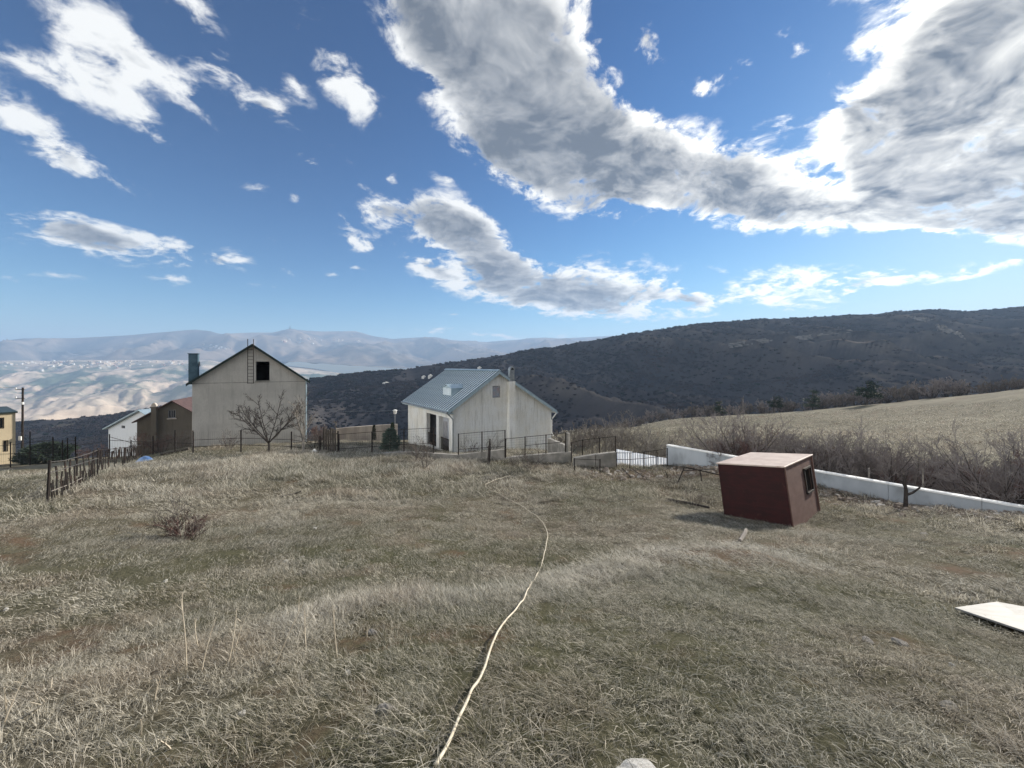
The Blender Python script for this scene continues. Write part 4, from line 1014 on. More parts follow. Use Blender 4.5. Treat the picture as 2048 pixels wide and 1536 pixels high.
def wall_run(name, label, pts, thick, mat, cat='wall', capm=None):
    """low wall through (px, ytop, Y) points, standing in the ground"""
    h = tag(empty(name), label, cat)
    for (p0, p1) in zip(pts[:-1], pts[1:]):
        a, b = Vector(P(*p0)), Vector(P(*p1)); d = (b - a); d.z = 0; d.normalize(); nrm = Vector((-d.y, d.x, 0)) * thick / 2
        ga_, gb_ = gz1(a.x, a.y) - .5, gz1(b.x, b.y) - .5
        e = d * .004
        v = [(a + e - nrm), (b - e - nrm), (b - e + nrm), (a + e + nrm)]
        mb = MB().poly([(v[0].x, v[0].y, ga_), (v[1].x, v[1].y, gb_), (v[2].x, v[2].y, gb_), (v[3].x, v[3].y, ga_)] + [tuple(q_) for q_ in v],
                       [(3, 2, 1, 0), (4, 5, 6, 7), (0, 1, 5, 4), (1, 2, 6, 5), (2, 3, 7, 6), (3, 0, 4, 7)])
        mb.build('wall_section', M[mat], h, bevel=.012)
    return h
wall_run('boundary_wall', 'weathered pinkish concrete boundary wall between the two large houses', [(672, 857, 37), (700, 854, 37.4), (735, 851.5, 38), (765, 849.5, 38.5), (795, 848, 39)], .25, 'concrete_pale')
wall_run('fence_footing', 'rough concrete footing under the mesh fence of the cream house', [(745, 907, 25.35), (808, 903, 24.95), (870, 906, 24.6), (917, 909, 24.3), (964, 903, 24.1), (1010, 898, 23.9)], .3, 'concrete')
wall_run('fence_footing', 'lower concrete footing stepping down beside the cream house corner', [(1011, 915, 23.6), (1050, 910, 23.4), (1092, 907, 23.2), (1142, 903, 23.0)], .3, 'concrete')
wall_run('yard_wall', 'grey concrete yard wall sloping down from the corner of the cream house', [(1098, 876, 26.5), (1118, 884, 25.0), (1141, 894, 23.6)], .25, 'concrete')
wall_run('foundation_wall', 'unfinished grey concrete foundation wall right of the yard wall', [(1146, 915, 22.6), (1190, 908, 22.5), (1232, 903, 22.7)], .3, 'concrete')
o, _ = gpost(1136, 866, 23.1, .13, M['concrete'], None, sq=True, name='concrete_post'); tag(o, 'thick square concrete post at the end of the mesh fence', 'post')

# ------------------------------------------------------------------ poles, lamp, wires
Y = 36.0; x = at(44.5, Y); zb = gz1(x, Y) - .3; zt_ = zz(775, Y)
up_ = tag(empty('utility_pole', (x, Y, zb)), 'dark wooden utility pole with small insulators beside the pale yellow building', 'pole')
MB().tube([(0, 0, 0), (.05, 0, zt_ - zb)], [.085, .07], 8).build('pole', M['iron'], up_)
for yy_ in (779, 797):
    z = zz(yy_, Y) - zb
    MB().tube([(-.65, 0, z), (.2, 0, z)], .03, 5).build('crossarm', M['iron'], up_)
    MB().tube([(-.6, 0, z), (-.6, 0, z + .18)], .05, 6).build('insulator', M['white_plastic'], up_)
MB().tube([(.03, 0, zz(809, Y) - zb), (.03, 0, zz(804, Y) - zb)], .095, 8).build('white_band', M['white_plastic'], up_)
MB().box(-.12, .12, -.2, -.13, zz(880, Y) - zb, zz(872, Y) - zb).build('meter_box', M['white_plastic'], up_)
def wire(a, b, sag, r, label, mat='wire'):
    pts = [Vector(a).lerp(Vector(b), t_) - Vector((0, 0, sag * 4 * t_ * (1 - t_))) for t_ in np.linspace(0, 1, 15)]
    tag(MB().tube(pts, r, 4).build('overhead_wire', M[mat]), label, 'wire')
wire((x - .6, Y, zz(779, Y) + .18), (-75, 34, 1.2), .5, .012, 'thin overhead wire running from the utility pole past the pale yellow building')
wire(P(560, 818, 46), P(830, 819, 48), .25, .012, 'pale overhead wire strung behind the two large houses', 'galv')
lp_y = 39.05; lx = at(790, lp_y)
lp = tag(empty('garden_lamp', (lx, lp_y, gz1(lx, lp_y) - .2)), 'garden lamp post with white lantern at the end of the boundary wall', 'lamp')
b0 = gz1(lx, lp_y) - .2
MB().tube([(0, 0, 0), (0, 0, zz(828, lp_y) - b0)], .035, 8).build('post', M['galv'], lp)
MB().tube([(0, 0, zz(828, lp_y) - b0), (0, 0, zz(821, lp_y) - b0)], [.13, .2], 8).build('lantern', M['white_plastic'], lp)
MB().tube([(0, 0, zz(821, lp_y) - b0), (0, 0, zz(819, lp_y) - b0)], [.27, .1], 8).build('lamp_cap', M['white_plastic'], lp)

# ------------------------------------------------------------------ bare shrubs, trees
def grow(seed, stems, height, spread, levels=3, kids=5, r0=.03, up_t=.25, first=.25, rmin=.006, wander=.25, trunk=0.0, klen=.55):
    """branch skeleton as (points, radii, level)"""
    R = random.Random(seed); out = []
    def br(p, d, ln, r, lv):
        n = 4 if lv == 0 else (3 if lv == 1 else 2)
        pts, rad = [p.copy()], [r]
        for i in range(n):
            d = (d + Vector((R.gauss(0, wander), R.gauss(0, wander), R.gauss(0, wander) + up_t * .3)) * .6).normalized()
            p = p + d * ln / n; pts.append(p.copy()); rad.append(max(rmin, r * (1 - .75 * (i + 1) / n)))
        out.append((pts, rad, lv))
        if lv < levels - 1:
            for k in range(kids):
                t = first + (1 - first) * (k + R.random()) / kids
                i = min(n - 1, int(t * n)); f = t * n - i
                q = pts[i].lerp(pts[i + 1], f)
                a = R.uniform(0, 6.283); base = (pts[i + 1] - pts[i]).normalized()
                s1 = base.orthogonal().normalized(); s2 = base.cross(s1)
                dd = (base * R.uniform(.5, 1.0) + (s1 * math.cos(a) + s2 * math.sin(a)) * R.uniform(.5, .95) + Vector((0, 0, up_t))).normalized()
                br(q, dd, ln * klen * R.uniform(.6, 1.15) * (1.15 - .5 * t), max(rmin, r * .5), lv + 1)
    base = Vector((0, 0, 0))
    if trunk > 0:
        out.append(([Vector((0, 0, -.15)), Vector((.03, 0, trunk * .5)), Vector((0, .02, trunk))], [r0 * 2.1, r0 * 1.7, r0 * 1.6], 0)); base = Vector((0, 0, trunk * .85))
    for s in range(stems):
        a = s / stems * 6.283 + R.uniform(-.4, .4); t = R.uniform(.25, 1) * spread
        d = Vector((math.cos(a) * t, math.sin(a) * t, 1)).normalized()
        o_ = base + (Vector((math.cos(a), math.sin(a), 0)) * R.uniform(.02, .18) * height * .3 if trunk == 0 else Vector((0, 0, 0)))
        if trunk == 0: o_.z = -.1
        br(o_, d, height * R.uniform(.7, 1.1), r0, 0)
    return out
def shrub_meshes(name, sk, split=1):
    A, B = MB(), MB()
    for pts, rad, lv in sk:
        (A if lv < split else B).tube(pts, rad, 4 if lv < split else 3, cap=False)
    return A.mesh('stems'), B.mesh('twigs')
PROTO = {}
def proto(key, mats, **kw):
    a, b = shrub_meshes(key, grow(**kw)); a.materials.append(M[mats[0]]); b.materials.append(M[mats[1]]); PROTO[key] = (a, b)
proto('thick1', ('bark', 'twig_mauve'), seed=1, stems=9, height=2.6, spread=.9, levels=4, kids=5, r0=.03, rmin=.0062)
proto('thick2', ('bark', 'twig_mauve'), seed=2, stems=8, height=2.8, spread=.8, levels=4, kids=5, r0=.034, rmin=.0062)
proto('thick3', ('bark', 'twig'), seed=3, stems=10, height=2.3, spread=1.1, levels=4, kids=5, r0=.027, rmin=.0062)
proto('thick4', ('twig_pale', 'twig_pale'), seed=4, stems=10, height=2.4, spread=.7, levels=4, kids=4, r0=.027, rmin=.0062)
proto('thick5', ('bark', 'twig_red'), seed=5, stems=9, height=2.2, spread=.9, levels=4, kids=5, r0=.027, rmin=.006)
proto('tree1', ('bark', 'twig'), seed=6, stems=5, height=2.6, spread=.8, levels=4, kids=6, r0=.06, rmin=.007, trunk=.9)
proto('small1', ('twig', 'twig'), seed=8, stems=8, height=.95, spread=.8, levels=3, kids=5, r0=.014, rmin=.004)
proto('small2', ('twig_pale', 'twig'), seed=9, stems=7, height=1.0, spread=.5, levels=3, kids=5, r0=.014, rmin=.004)
proto('small3', ('twig_red', 'twig_red'), seed=10, stems=15, height=.62, spread=1.5, levels=4, kids=4, r0=.012, rmin=.004)
proto('hedge', ('bark', 'twig'), seed=12, stems=12, height=2.6, spread=1.3, levels=4, kids=4, r0=.05, rmin=.02)
proto('hedge2', ('bark', 'twig_mauve'), seed=13, stems=12, height=2.4, spread=1.2, levels=4, kids=4, r0=.05, rmin=.02)
rs = random.Random(21)
def plant(key, x, y, sc_, label, name='bare_shrub', cat='shrub', group=None, z=None, sz=1.0, names=('stems', 'twigs')):
    o = empty(name, (x, y, gz1(x, y) if z is None else z), rs.uniform(0, 6.28)); o.scale = (sc_, sc_, sc_ * sz)
    tag(o, label, cat, group)
    for me_, nm in zip(PROTO[key], names):
        mkobj(nm, me_, None, o)
    return o

# thicket in the hollow behind the white wall
TL = 'grey leafless shrub in the dense thicket behind the white wall'
TG = 'leafless shrubs of the thicket behind the white wall'
for i in range(130):
    t = rs.random(); base = WA.lerp(WB_ + wd_ * 6, t)
    off_ = 1.6 + 20 * rs.random() ** 1.25
    nx_, ny_ = wd_.y * -1, wd_.x
    x, y = base.x + nx_ * off_ * (1), base.y + ny_ * off_
    if x / y > 1.75: continue
    k = rs.choice(['thick1', 'thick2', 'thick3', 'thick1', 'thick2', 'thick5'])
    sc_ = rs.uniform(.78, 1.2); pxx = CX + F * x / y
    kn = {'thick1': 'mauve-grey', 'thick2': 'stiff mauve-grey', 'thick3': 'grey-brown', 'thick5': 'reddish'}[k]
    wh_ = 'where the white wall begins' if pxx < 1440 else 'behind the red cabin' if pxx < 1660 else 'behind the forked stump' if pxx < 1860 else 'beyond the low end of the white wall'
    plant(k, x, y, sc_, '%s %s leafless shrub in the thicket %s' % ('tall' if sc_ > 1.0 else 'low', kn, wh_), group=TG)
for px, Y, sc_ in ((1150, 34, 1.1), (1185, 36, 1.4), (1215, 33, 1.4), (1250, 31, 1.5), (1285, 33, 1.5), (1320, 30, 1.3), (1360, 32, 1.2), (1235, 36, 1.7), (1300, 38, 1.5)):
    plant('thick4', at(px, Y), Y, sc_, 'pale upright leafless shrub in the clump behind the white corrugated sheet', group='pale shrubs behind the corrugated sheet')
for px, Y, sc_ in ((1130, 46, 1.0), (1160, 50, 1.0), (1195, 52, .95), (1118, 42, .9)):
    plant('hedge', at(px, Y), Y, sc_, 'dull brown leafless bush beyond the corner of the cream house', group='bushes beyond the cream house')
plant('tree1', at(1578, 30), 30, 1.05, 'dark leafless young tree rising out of the thicket behind the red cabin', 'bare_tree', 'tree', names=('trunk', 'crown'))
plant('tree1', at(1760, 27), 27, 1.0, 'dark leafless young tree in the thicket above the forked stump', 'bare_tree', 'tree', names=('trunk', 'crown'))
# hedge along the top of the far field
HG = 'leafless bushes along the top edge of the pale field'
fe = [(1110, 862, 70), (1140, 856, 85), (1300, 845, 130), (1500, 832, 125), (1700, 815, 115), (1850, 800, 108), (2048, 779, 95), (2250, 756, 86)]
fx_, fy_, fY = zip(*fe)
for i in range(62):
    px = 1115 + i * 17.5 + rs.uniform(-9, 9); Y = float(np.interp(px, fx_, fY)) * rs.uniform(.97, 1.03); x = at(px, Y)
    big = 1.35 if 1640 < px < 1960 else 1.0
    hk = rs.choice(['hedge', 'hedge2']); hn = 'brown' if hk == 'hedge' else 'mauve-grey'
    hw_ = 'near the cream house' if px < 1400 else 'among the small dark pines' if px < 1640 else 'in the big clump beside the largest pine' if px < 1900 else 'where the field meets the hill'
    plant(hk, x, Y, rs.uniform(.85, 1.45) * big * Y / 110, '%s leafless bush along the field top %s' % (hn, hw_), group=HG)

# tree and shrubs round the houses
def big_tree(seed, px, Y, label, mats, name='bare_tree', **kw):
    a, b = shrub_meshes('t', grow(seed=seed, **kw), split=2); a.materials.append(M[mats[0]]); b.materials.append(M[mats[1]])
    x = at(px, Y); o = tag(empty(name, (x, Y, gz1(x, Y))), label, 'tree'); mkobj('trunk', a, None, o); mkobj('crown', b, None, o); return o
big_tree(31, 537, 25.4, 'dark spreading leafless fruit tree in front of the tall grey gable', ('bark', 'bark'), stems=9, height=3.5, spread=1.6, levels=4, kids=7, r0=.042, up_t=.2, rmin=.0048, wander=.10, trunk=.8, klen=.42)
big_tree(32, 606, 25.6, 'thin pale-barked leafless tree at the right edge of the grey gable', ('bark_pale', 'twig_pale'), stems=4, height=2.9, spread=.3, levels=3, kids=7, r0=.05, up_t=.35, rmin=.009, wander=.15, trunk=.9, klen=.42)
for px, Y, k, sc_, lb_ in (
 (458, 27.0, 'small1', 1.3, 'wispy leafless shrub against the foot of the grey gable'),
 (628, 27.5, 'thick3', .62, 'tangled leafless shrub beside the corner of the grey gable'),
 (640, 29.0, 'thick5', .7, 'dark brown leafless shrub behind the board gate'),
 (690, 44.0, 'hedge', 1.05, 'reddish brown leafless tree behind the boundary wall'),
 (640, 45.0, 'hedge2', .95, 'brown leafless bush behind the corner of the grey gable'),
 (850, 21.5, 'small2', 1.55, 'grey leafless shrub with dark stem in the grass before the mesh fence'),
 (835, 23.2, 'small1', 1.3, 'leafless shrub by the mesh fence left of the house openings'),
 (940, 25.2, 'small1', 1.2, 'leafless bush behind the mesh fence at the cream gable'),
 (985, 25.0, 'small2', 1.35, 'twiggy bush behind the mesh fence below the attic window'),
 (1062, 20.8, 'small1', 1.35, 'low grey leafless bush below the lower concrete footing'),
 (1030, 21.5, 'small1', .8, 'small grey leafless bush left of the low bush by the footing'),
 (285, 33.0, 'thick5', .75, 'brown leafless shrub in front of the brown house wall'),
 (322, 32.0, 'thick5', .85, 'brown leafless shrub below the window of the brown house'),
 (362, 31.0, 'thick3', .6, 'leafless shrub between the brown house and the grey gable'),
 (170, 33.0, 'thick5', .5, 'low russet scrub behind the old wire fence'),
 (200, 32.0, 'thick5', .55, 'russet leafless scrub left of the white house'),
 (348, 9.3, 'small1', .85, 'low brown dead shrub alone in the meadow'),
 (1392, 14.6, 'small1', .7, 'dark matted dead shrub beside the red cabin')):
    plant(k, at(px, Y), Y, sc_, lb_)
# dead shrub in the meadow has a reddish, denser twin part beside it
plant('small3', at(368, 9.1), 9.1, .95, 'dense low russet dead shrub beside the brown shrub in the meadow')
plant('small2', at(392, 9.0), 9.0, .55, 'small reddish dead shrub next to the low brown shrub in the meadow')

# evergreens
def conifer(seed, H, Rd, dens, needle, taper=1.0, rounded=.0, low=.08, blade=.11):
    R = random.Random(seed); tr, nd = MB(), MB()
    tr.tube([(0, 0, -.15), (0, 0, H * .5), (0, 0, H * .95)], [H * .022, H * .014, .006], 6)
    for i in range(dens):
        t = low + (1 - low) * R.random()
        prof = (1 - t) ** taper * (1 - rounded) + rounded * math.sqrt(max(0, 1 - (2 * t - 1) ** 2))
        a = R.uniform(0, 6.283); rr_ = Rd * prof * math.sqrt(R.uniform(.15, 1)) * (1 + .25 * math.sin(a * 3 + t * 9))
        c = Vector((math.cos(a) * rr_, math.sin(a) * rr_, H * t + R.uniform(-.03, .03) * H))
        d = Vector((math.cos(a), math.sin(a), R.uniform(-.1, .7))).normalized()
        for k in range(3):
            d2 = (d + Vector((R.gauss(0, .5), R.gauss(0, .5), R.gauss(0, .4)))).normalized(); s_ = d2.orthogonal().normalized() * blade * R.uniform(.12, .28)
            e = c + d2 * blade * R.uniform(.7, 1.5)
            nd.poly([c - s_, c + s_, e], [(0, 1, 2)])
    a, b = tr.mesh('trunk'), nd.mesh('foliage'); a.materials.append(M['bark']); b.materials.append(M[needle]); return a, b
PROTO['pine_small'] = conifer(41, 1.55, .72, 760, 'needle_blue', rounded=.45, blade=.17)
PROTO['juniper'] = conifer(42, 1.5, .16, 500, 'needle', taper=.5, rounded=.3, blade=.1)
def ragged_pine(seed):
    R = random.Random(seed); tr, nd = MB(), MB()
    tr.tube([(0, 0, -.2), (.1, 0, 2.2), (0, .1, 4.4)], [.16, .11, .04], 6)
    for c_ in range(13):
        t_ = R.uniform(.22, 1.0); a = R.uniform(0, 6.283); rr_ = 2.3 * (1.05 - .75 * t_) * R.uniform(.4, 1)
        c = Vector((math.cos(a) * rr_, math.sin(a) * rr_, 4.7 * t_)); tr.tube([(0, 0, max(.6, c.z - .5)), c], [.05, .02], 4)
        sx, sz = R.uniform(.5, 1.05), R.uniform(.25, .5)
        for i in range(95):
            o_ = c + Vector((R.gauss(0, .5) * sx, R.gauss(0, .5) * sx, R.gauss(0, .5) * sz))
            d2 = Vector((R.gauss(0, 1), R.gauss(0, 1), R.gauss(.5, .7))).normalized(); w_ = d2.orthogonal().normalized() * R.uniform(.05, .1)
            nd.poly([o_ - w_, o_ + w_, o_ + d2 * R.uniform(.25, .5)], [(0, 1, 2)])
    a, b = tr.mesh('trunk'), nd.mesh('foliage'); a.materials.append(M['bark']); b.materials.append(M['needle']); return a, b
PROTO['pine_dark'] = ragged_pine(43)
PROTO['pine_dark2'] = ragged_pine(47)
PROTO['evergreen'] = conifer(44, 1.7, 1.6, 2000, 'needle', rounded=.95, low=.05, blade=.22)
plant('pine_small', at(781, 27.2), 27.2, 1.0, 'small round blue-green pine behind the mesh fence', 'pine_tree', 'tree', names=('trunk', 'crown'))
plant('juniper', at(748, 34), 34, .95, 'slim dark juniper by the boundary wall, behind a fence post', 'juniper', 'tree', names=('trunk', 'crown'))
plant('juniper', at(785, 34.5), 34.5, 1.1, 'slim dark juniper by the boundary wall, behind the small round pine', 'juniper', 'tree', names=('trunk', 'crown'))
plant('evergreen', at(92, 33), 33, 1.0, 'wide dark evergreen bush beside the utility pole', 'evergreen_bush', 'shrub', names=('trunk', 'foliage'))
for px, py, sc_, lb_ in ((1440, 822, .85, 'flat dark pine at the top of the field, lowest of the dark pines'), (1548, 815, 1.0, 'dark pine at the field top standing next to paler bushes'), (1625, 806, 1.1, 'dark pine with a wide crown where the field top steepens'), (1735, 798, 1.3, 'largest dark pine beside the big grey bushes at the field top')):
    Y = float(np.interp(px, fx_, fY)) * .94
    plant('pine_dark' if px in (1440, 1625) else 'pine_dark2', at(px, Y), Y, sc_ * 1.15, lb_, 'pine_tree', 'tree', names=('trunk', 'crown'))

# forked stump before the white wall, dark stump by the fence
def sticks(name, label, cat, parts, mat):
    h = tag(empty(name), label, cat)
    for nm, pts, r in parts: MB().tube(pts, r, 6).build(nm, M[mat], h)
    return h
def gp(px, py, Y, h=None):
    x = at(px, Y); return Vector((x, Y, gz1(x, Y) + h)) if h is not None else Vector((x, Y, zz(py, Y)))
Yst = 14.6
sticks('forked_stump', 'forked dark dead tree stump standing against the white wall', 'stump', [('trunk', [gp(1811, 0, Yst, -.2), gp(1812, 982, Yst), gp(1807, 948, Yst)], [.075, .06, .035]), ('branch', [gp(1812, 990, Yst), gp(1826, 985, Yst), gp(1840, 975, Yst)], [.05, .04, .03]), ('branch', [gp(1811, 975, Yst), gp(1803, 962, Yst)], [.04, .025])], 'bark')
sticks('dark_stump', 'thin charred stump standing before the concrete footing', 'stump', [('trunk', [gp(977, 0, 22.2, -.1), gp(979, 895, 22.2), gp(980, 878, 22.2)], [.1, .09, .03])], 'bark')
for px, yt, Yp, lb_ in ((1738, 936, 17.9, 'thin pale stake behind the white wall, left of the forked stump'), (1846, 938, 17.0, 'short pale stake behind the white wall, right of the forked stump')):
    tag(gpost(px, yt, Yp, .03, M['bark_pale'], None, name='stake')[0], lb_, 'stake')
# fallen rods and frame on the rubble
def rod(name, label, pts, r, mat='iron', cat='rod'):
    tag(MB().tube(pts, r, 6).build(name, M[mat]), label, cat)
Yf = 18.4
fr_ = tag(empty('fallen_frame'), 'bent rusty angle-iron frame lying on the rubble left of the red cabin', 'frame')
for nm, pts in (('leg', [gp(1355, 0, Yf, -.05), gp(1369, 934, Yf)]), ('bar', [gp(1369, 934, Yf), gp(1441, 950, Yf - .6)]), ('bar', [gp(1366, 941, Yf + .3), gp(1430, 938, Yf + 1.2)]), ('leg', [gp(1400, 941, Yf - .2), gp(1404, 0, Yf - .2, -.05)])):
    MB().tube(pts, .026, 5).build(nm, M['iron'], fr_)
rod('leaning_rod', 'rusty iron rod leaning steeply out of the rubble by the barred fence', [gp(1265, 0, 19.6, -.05), gp(1244, 936, 20.4)], .022)
rod('leaning_rod', 'longer rusty rod lying flat on the rubble beside the steep one', [gp(1294, 0, 19.2, .0), gp(1263, 0, 20.6, .32)], .02)
rod('leaning_rod', 'short rusty spike sticking out of the rubble alone', [gp(1336, 0, 19.2, -.05), gp(1331, 0, 19.5, .33)], .02)
rod('iron_pipe', 'long dark iron pipe lying in the grass left of the red cabin', [gp(1336, 0, 15.2, .06), gp(1380, 0, 14.7, .08), gp(1418, 0, 14.1, .10)], .045, cat='pipe')
a_ = pix_ground(1480, 1088); b_ = pix_ground(1492, 1066)
rod('fence_pole_piece', 'short pale broken log lying in the grass before the red cabin', [a_ + Vector((0, 0, .07)), a_.lerp(b_, .5) + Vector((.03, 0, .10)), b_ + Vector((0, 0, .09))], [.035, .045, .04], 'twig_pale', 'log')
a_ = pix_ground(565, 996); b_ = pix_ground(602, 990)
rod('black_branch', 'crooked black branch lying in the pale grass', [a_ + Vector((0, 0, .06)), a_.lerp(b_, .6) + Vector((0, .1, .06)), b_ + Vector((0, 0, .14))], [.03, .035, .02], 'bark', 'branch')
a_ = pix_ground(322, 912); b_ = pix_ground(378, 902)
rod('timber_beam', 'long dark timber lying at the foot of the wire fence', [a_ + Vector((0, 0, .1)), b_ + Vector((0, 0, .15))], .09, 'wood', 'beam')

# small litter
bp = pix_ground(291, 924); R = random.Random(4)
mb = MB(); N_ = 7; g0 = []
for j in range(N_):
    for i in range(N_):
        u, v = i / (N_ - 1) - .5, j / (N_ - 1) - .5
        g0.append((u * .95, v * .55, max(0, .34 * (1 - 3.2 * (u * u + v * v))) + R.uniform(0, .06)))
mb.poly(g0, [(j * N_ + i, j * N_ + i + 1, (j + 1) * N_ + i + 1, (j + 1) * N_ + i) for j in range(N_ - 1) for i in range(N_ - 1)])
o = mb.build('plastic_sheet', M['blue_plastic']); o.location = bp + Vector((0, 0, .0)); tag(o, 'crumpled blue plastic sheet at the far end of the picket fence', 'sheet')
jp = Vector((at(628, 25.4), 25.4, gz1(at(628, 25.4), 25.4)))
jg = tag(empty('white_jug', jp), 'small white plastic jug standing in dark scrub by the grey gable', 'jug')
MB().tube([(0, 0, -.02), (0, 0, .2), (.02, 0, .27), (.03, 0, .33)], [.13, .13, .08, .04], 8).build('body', M['white_plastic'], jg, smooth=True)
MB().tube([(.12, 0, .08), (.2, 0, .16), (.06, 0, .29)], .02, 6).build('handle', M['white_plastic'], jg)
# white board on the grass at the right
q4 = [pix_ground(*p_) for p_ in ((1909, 1227), (1993, 1215), (2200, 1255), (2120, 1300))]
mb = MB(); lift = [.07, .08, .08, .07]
tp_ = [q + Vector((0, 0, l_)) for q, l_ in zip(q4, lift)]; bt_ = [q - Vector((0, 0, .022)) for q in tp_]
mb.poly(bt_ + tp_, [(0, 1, 2, 3), (7, 6, 5, 4), (0, 4, 5, 1), (1, 5, 6, 2), (2, 6, 7, 3), (3, 7, 4, 0)])
tag(mb.build('white_board', M['white_board'], bevel=.003), 'flat weathered white board lying on the dry grass', 'board')
# stones
def stone_mesh(seed, rough=.28):
    R = random.Random(seed)
    import bmesh
    bm = bmesh.new(); bmesh.ops.create_icosphere(bm, subdivisions=4, radius=1)
    for v in bm.verts:
        n_ = .5 * math.sin(v.co.x * 3 + seed) * math.cos(v.co.y * 2.7 + seed * 2) + .4 * math.sin(v.co.z * 4.1 + seed * 3)
        n_ += .16 * math.sin(v.co.x * 11 + v.co.y * 7 + seed) + .12 * math.sin(v.co.z * 17 - v.co.x * 13 + seed * 5)
        v.co *= 1 + rough * n_ + R.uniform(-.012, .012)
    me_ = bpy.data.meshes.new('stone'); bm.to_mesh(me_); bm.free(); return me_
sm_g = [stone_mesh(i) for i in range(4)]; sm_w = [stone_mesh(i + 10, .35) for i in range(3)]
for m_ in sm_g: m_.materials.append(M['stone'])
for m_ in sm_w: m_.materials.append(M['stone_white'])
def put_stone(px, py, sx, sy, sz, me_, label, rz=0.0, group=None):
    p_ = pix_ground(px, py); o = bpy.data.objects.new('stone', me_); COL.objects.link(o)
    o.location = p_ + Vector((0, 0, sz * .35)); o.scale = (sx, sy, sz); o.rotation_euler = (0, 0, rz); tag(o, label, 'stone', group)
put_stone(1272, 1580, .12, .09, .036, sm_w[0], 'large rough white limestone lying in the foreground grass')
put_stone(772, 1430, .055, .04, .04, sm_g[1], 'dark fist-sized stone with orange stain in the foreground grass')
put_stone(743, 1270, .045, .03, .03, sm_g[2], 'flat grey stone beside the patch of bare earth')
for px, py in ((606, 1117), (572, 1125), (331, 1165), (630, 1060), (240, 1130), (695, 1350), (484, 1432), (12, 1223), (1905, 1335)):
    put_stone(px, py, .012 * pix_ground(px, py).y / 4 + .012, .010 * pix_ground(px, py).y / 4 + .010, .010 * pix_ground(px, py).y / 4 + .012, rs.choice(sm_w), 'small white stone scattered in the meadow grass', rs.uniform(0, 3), 'small white stones in the meadow')
for px, py, s_ in ((1735, 1285, .05), (1800, 1290, .055), (1900, 1420, .05), (1848, 1070, .09)):
    put_stone(px, py, s_, s_ * .7, s_ * .5, sm_g[0], 'dark clod of earth in the grass near the white board', rs.uniform(0, 3), 'dark clods in the grass')
# rubble, too small and many to count
mb = MB(); R = random.Random(77)
spots = [(R.uniform(1165, 1445), R.uniform(19.2, 22.0)) for _ in range(330)] + [(R.uniform(1640, 2048), None) for _ in range(260)]
for px, Y in spots:
    if Y is None:
        u = (px - CX) / F; t_ = (u * 24 - 9.67) / (8.23 + u * 10.5); yw = 24 - 10.5 * t_; Y = yw - abs(R.gauss(.9, .6)) - .25
    x = at(px, Y); z = gz1(x, Y); s_ = abs(R.gauss(.05, .05)) + .03
    c = [(R.uniform(.6, 1.2) * s_ * math.cos(k * 1.047 + R.uniform(-.3, .3)), R.uniform(.6, 1.2) * s_ * math.sin(k * 1.047), 0) for k in range(6)]
    h_ = s_ * R.uniform(.4, .9)
    mb.poly([(x + a[0], Y + a[1], z - .03) for a in c] + [(x + a[0] * .6, Y + a[1] * .6, z + h_ * R.uniform(.6, 1)) for a in c] , [tuple(range(6, 12))] + [(k, (k + 1) % 6, 6 + (k + 1) % 6, 6 + k) for k in range(6)])
M['rubble'] = surf('broken_stone_and_brick', (0.24, 0.20, 0.16), (0.13, 0.10, 0.08), 5, .95, .4, c3=(0.46, 0.43, 0.39), s3=2.2)
tag(mb.build('rubble', M['rubble']), 'broken stones and brick rubble on bare earth', 'rubble', kind='stuff')

# cream hose
HP = [(872, 1552), (882, 1536), (898, 1505), (915, 1460), (935, 1420), (945, 1395), (965, 1360), (975, 1330), (990, 1290), (1005, 1262), (1015, 1248), (1035, 1225), (1050, 1205), (1060, 1180), (1075, 1155), (1085, 1130), (1092, 1100), (1095, 1075), (1085, 1050), (1060, 1030), (1040, 1015), (1005, 997), (980, 985), (971, 975), (985, 968), (1005, 961), (1022, 955)]
hpts = [pix_ground(px, py) for px, py in HP]
dense = []
for i in range(len(hpts) - 1):
    p0, p1, p2, p3 = hpts[max(0, i - 1)], hpts[i], hpts[i + 1], hpts[min(len(hpts) - 1, i + 2)]
    for t_ in np.linspace(0, 1, 8, endpoint=False):
        dense.append(.5 * ((2 * p1) + (p2 - p0) * t_ + (2 * p0 - 5 * p1 + 4 * p2 - p3) * t_ ** 2 + (3 * p1 - p0 - 3 * p2 + p3) * t_ ** 3))
hx = np.array([p_.x for p_ in dense]); hy = np.array([p_.y for p_ in dense]); hzv = gz(hx, hy) + .040 + .0042 * hy + .005 * np.sin(np.arange(len(hx)) * .21)
hose_xy = np.stack([hx, hy], 1)
tag(MB().tube(list(zip(hx, hy, hzv)), .0082, 8).build('garden_hose', M['hose'], smooth=True), 'thin cream hose winding across the meadow from the footing', 'hose')
a_ = pix_ground(2000, 877)
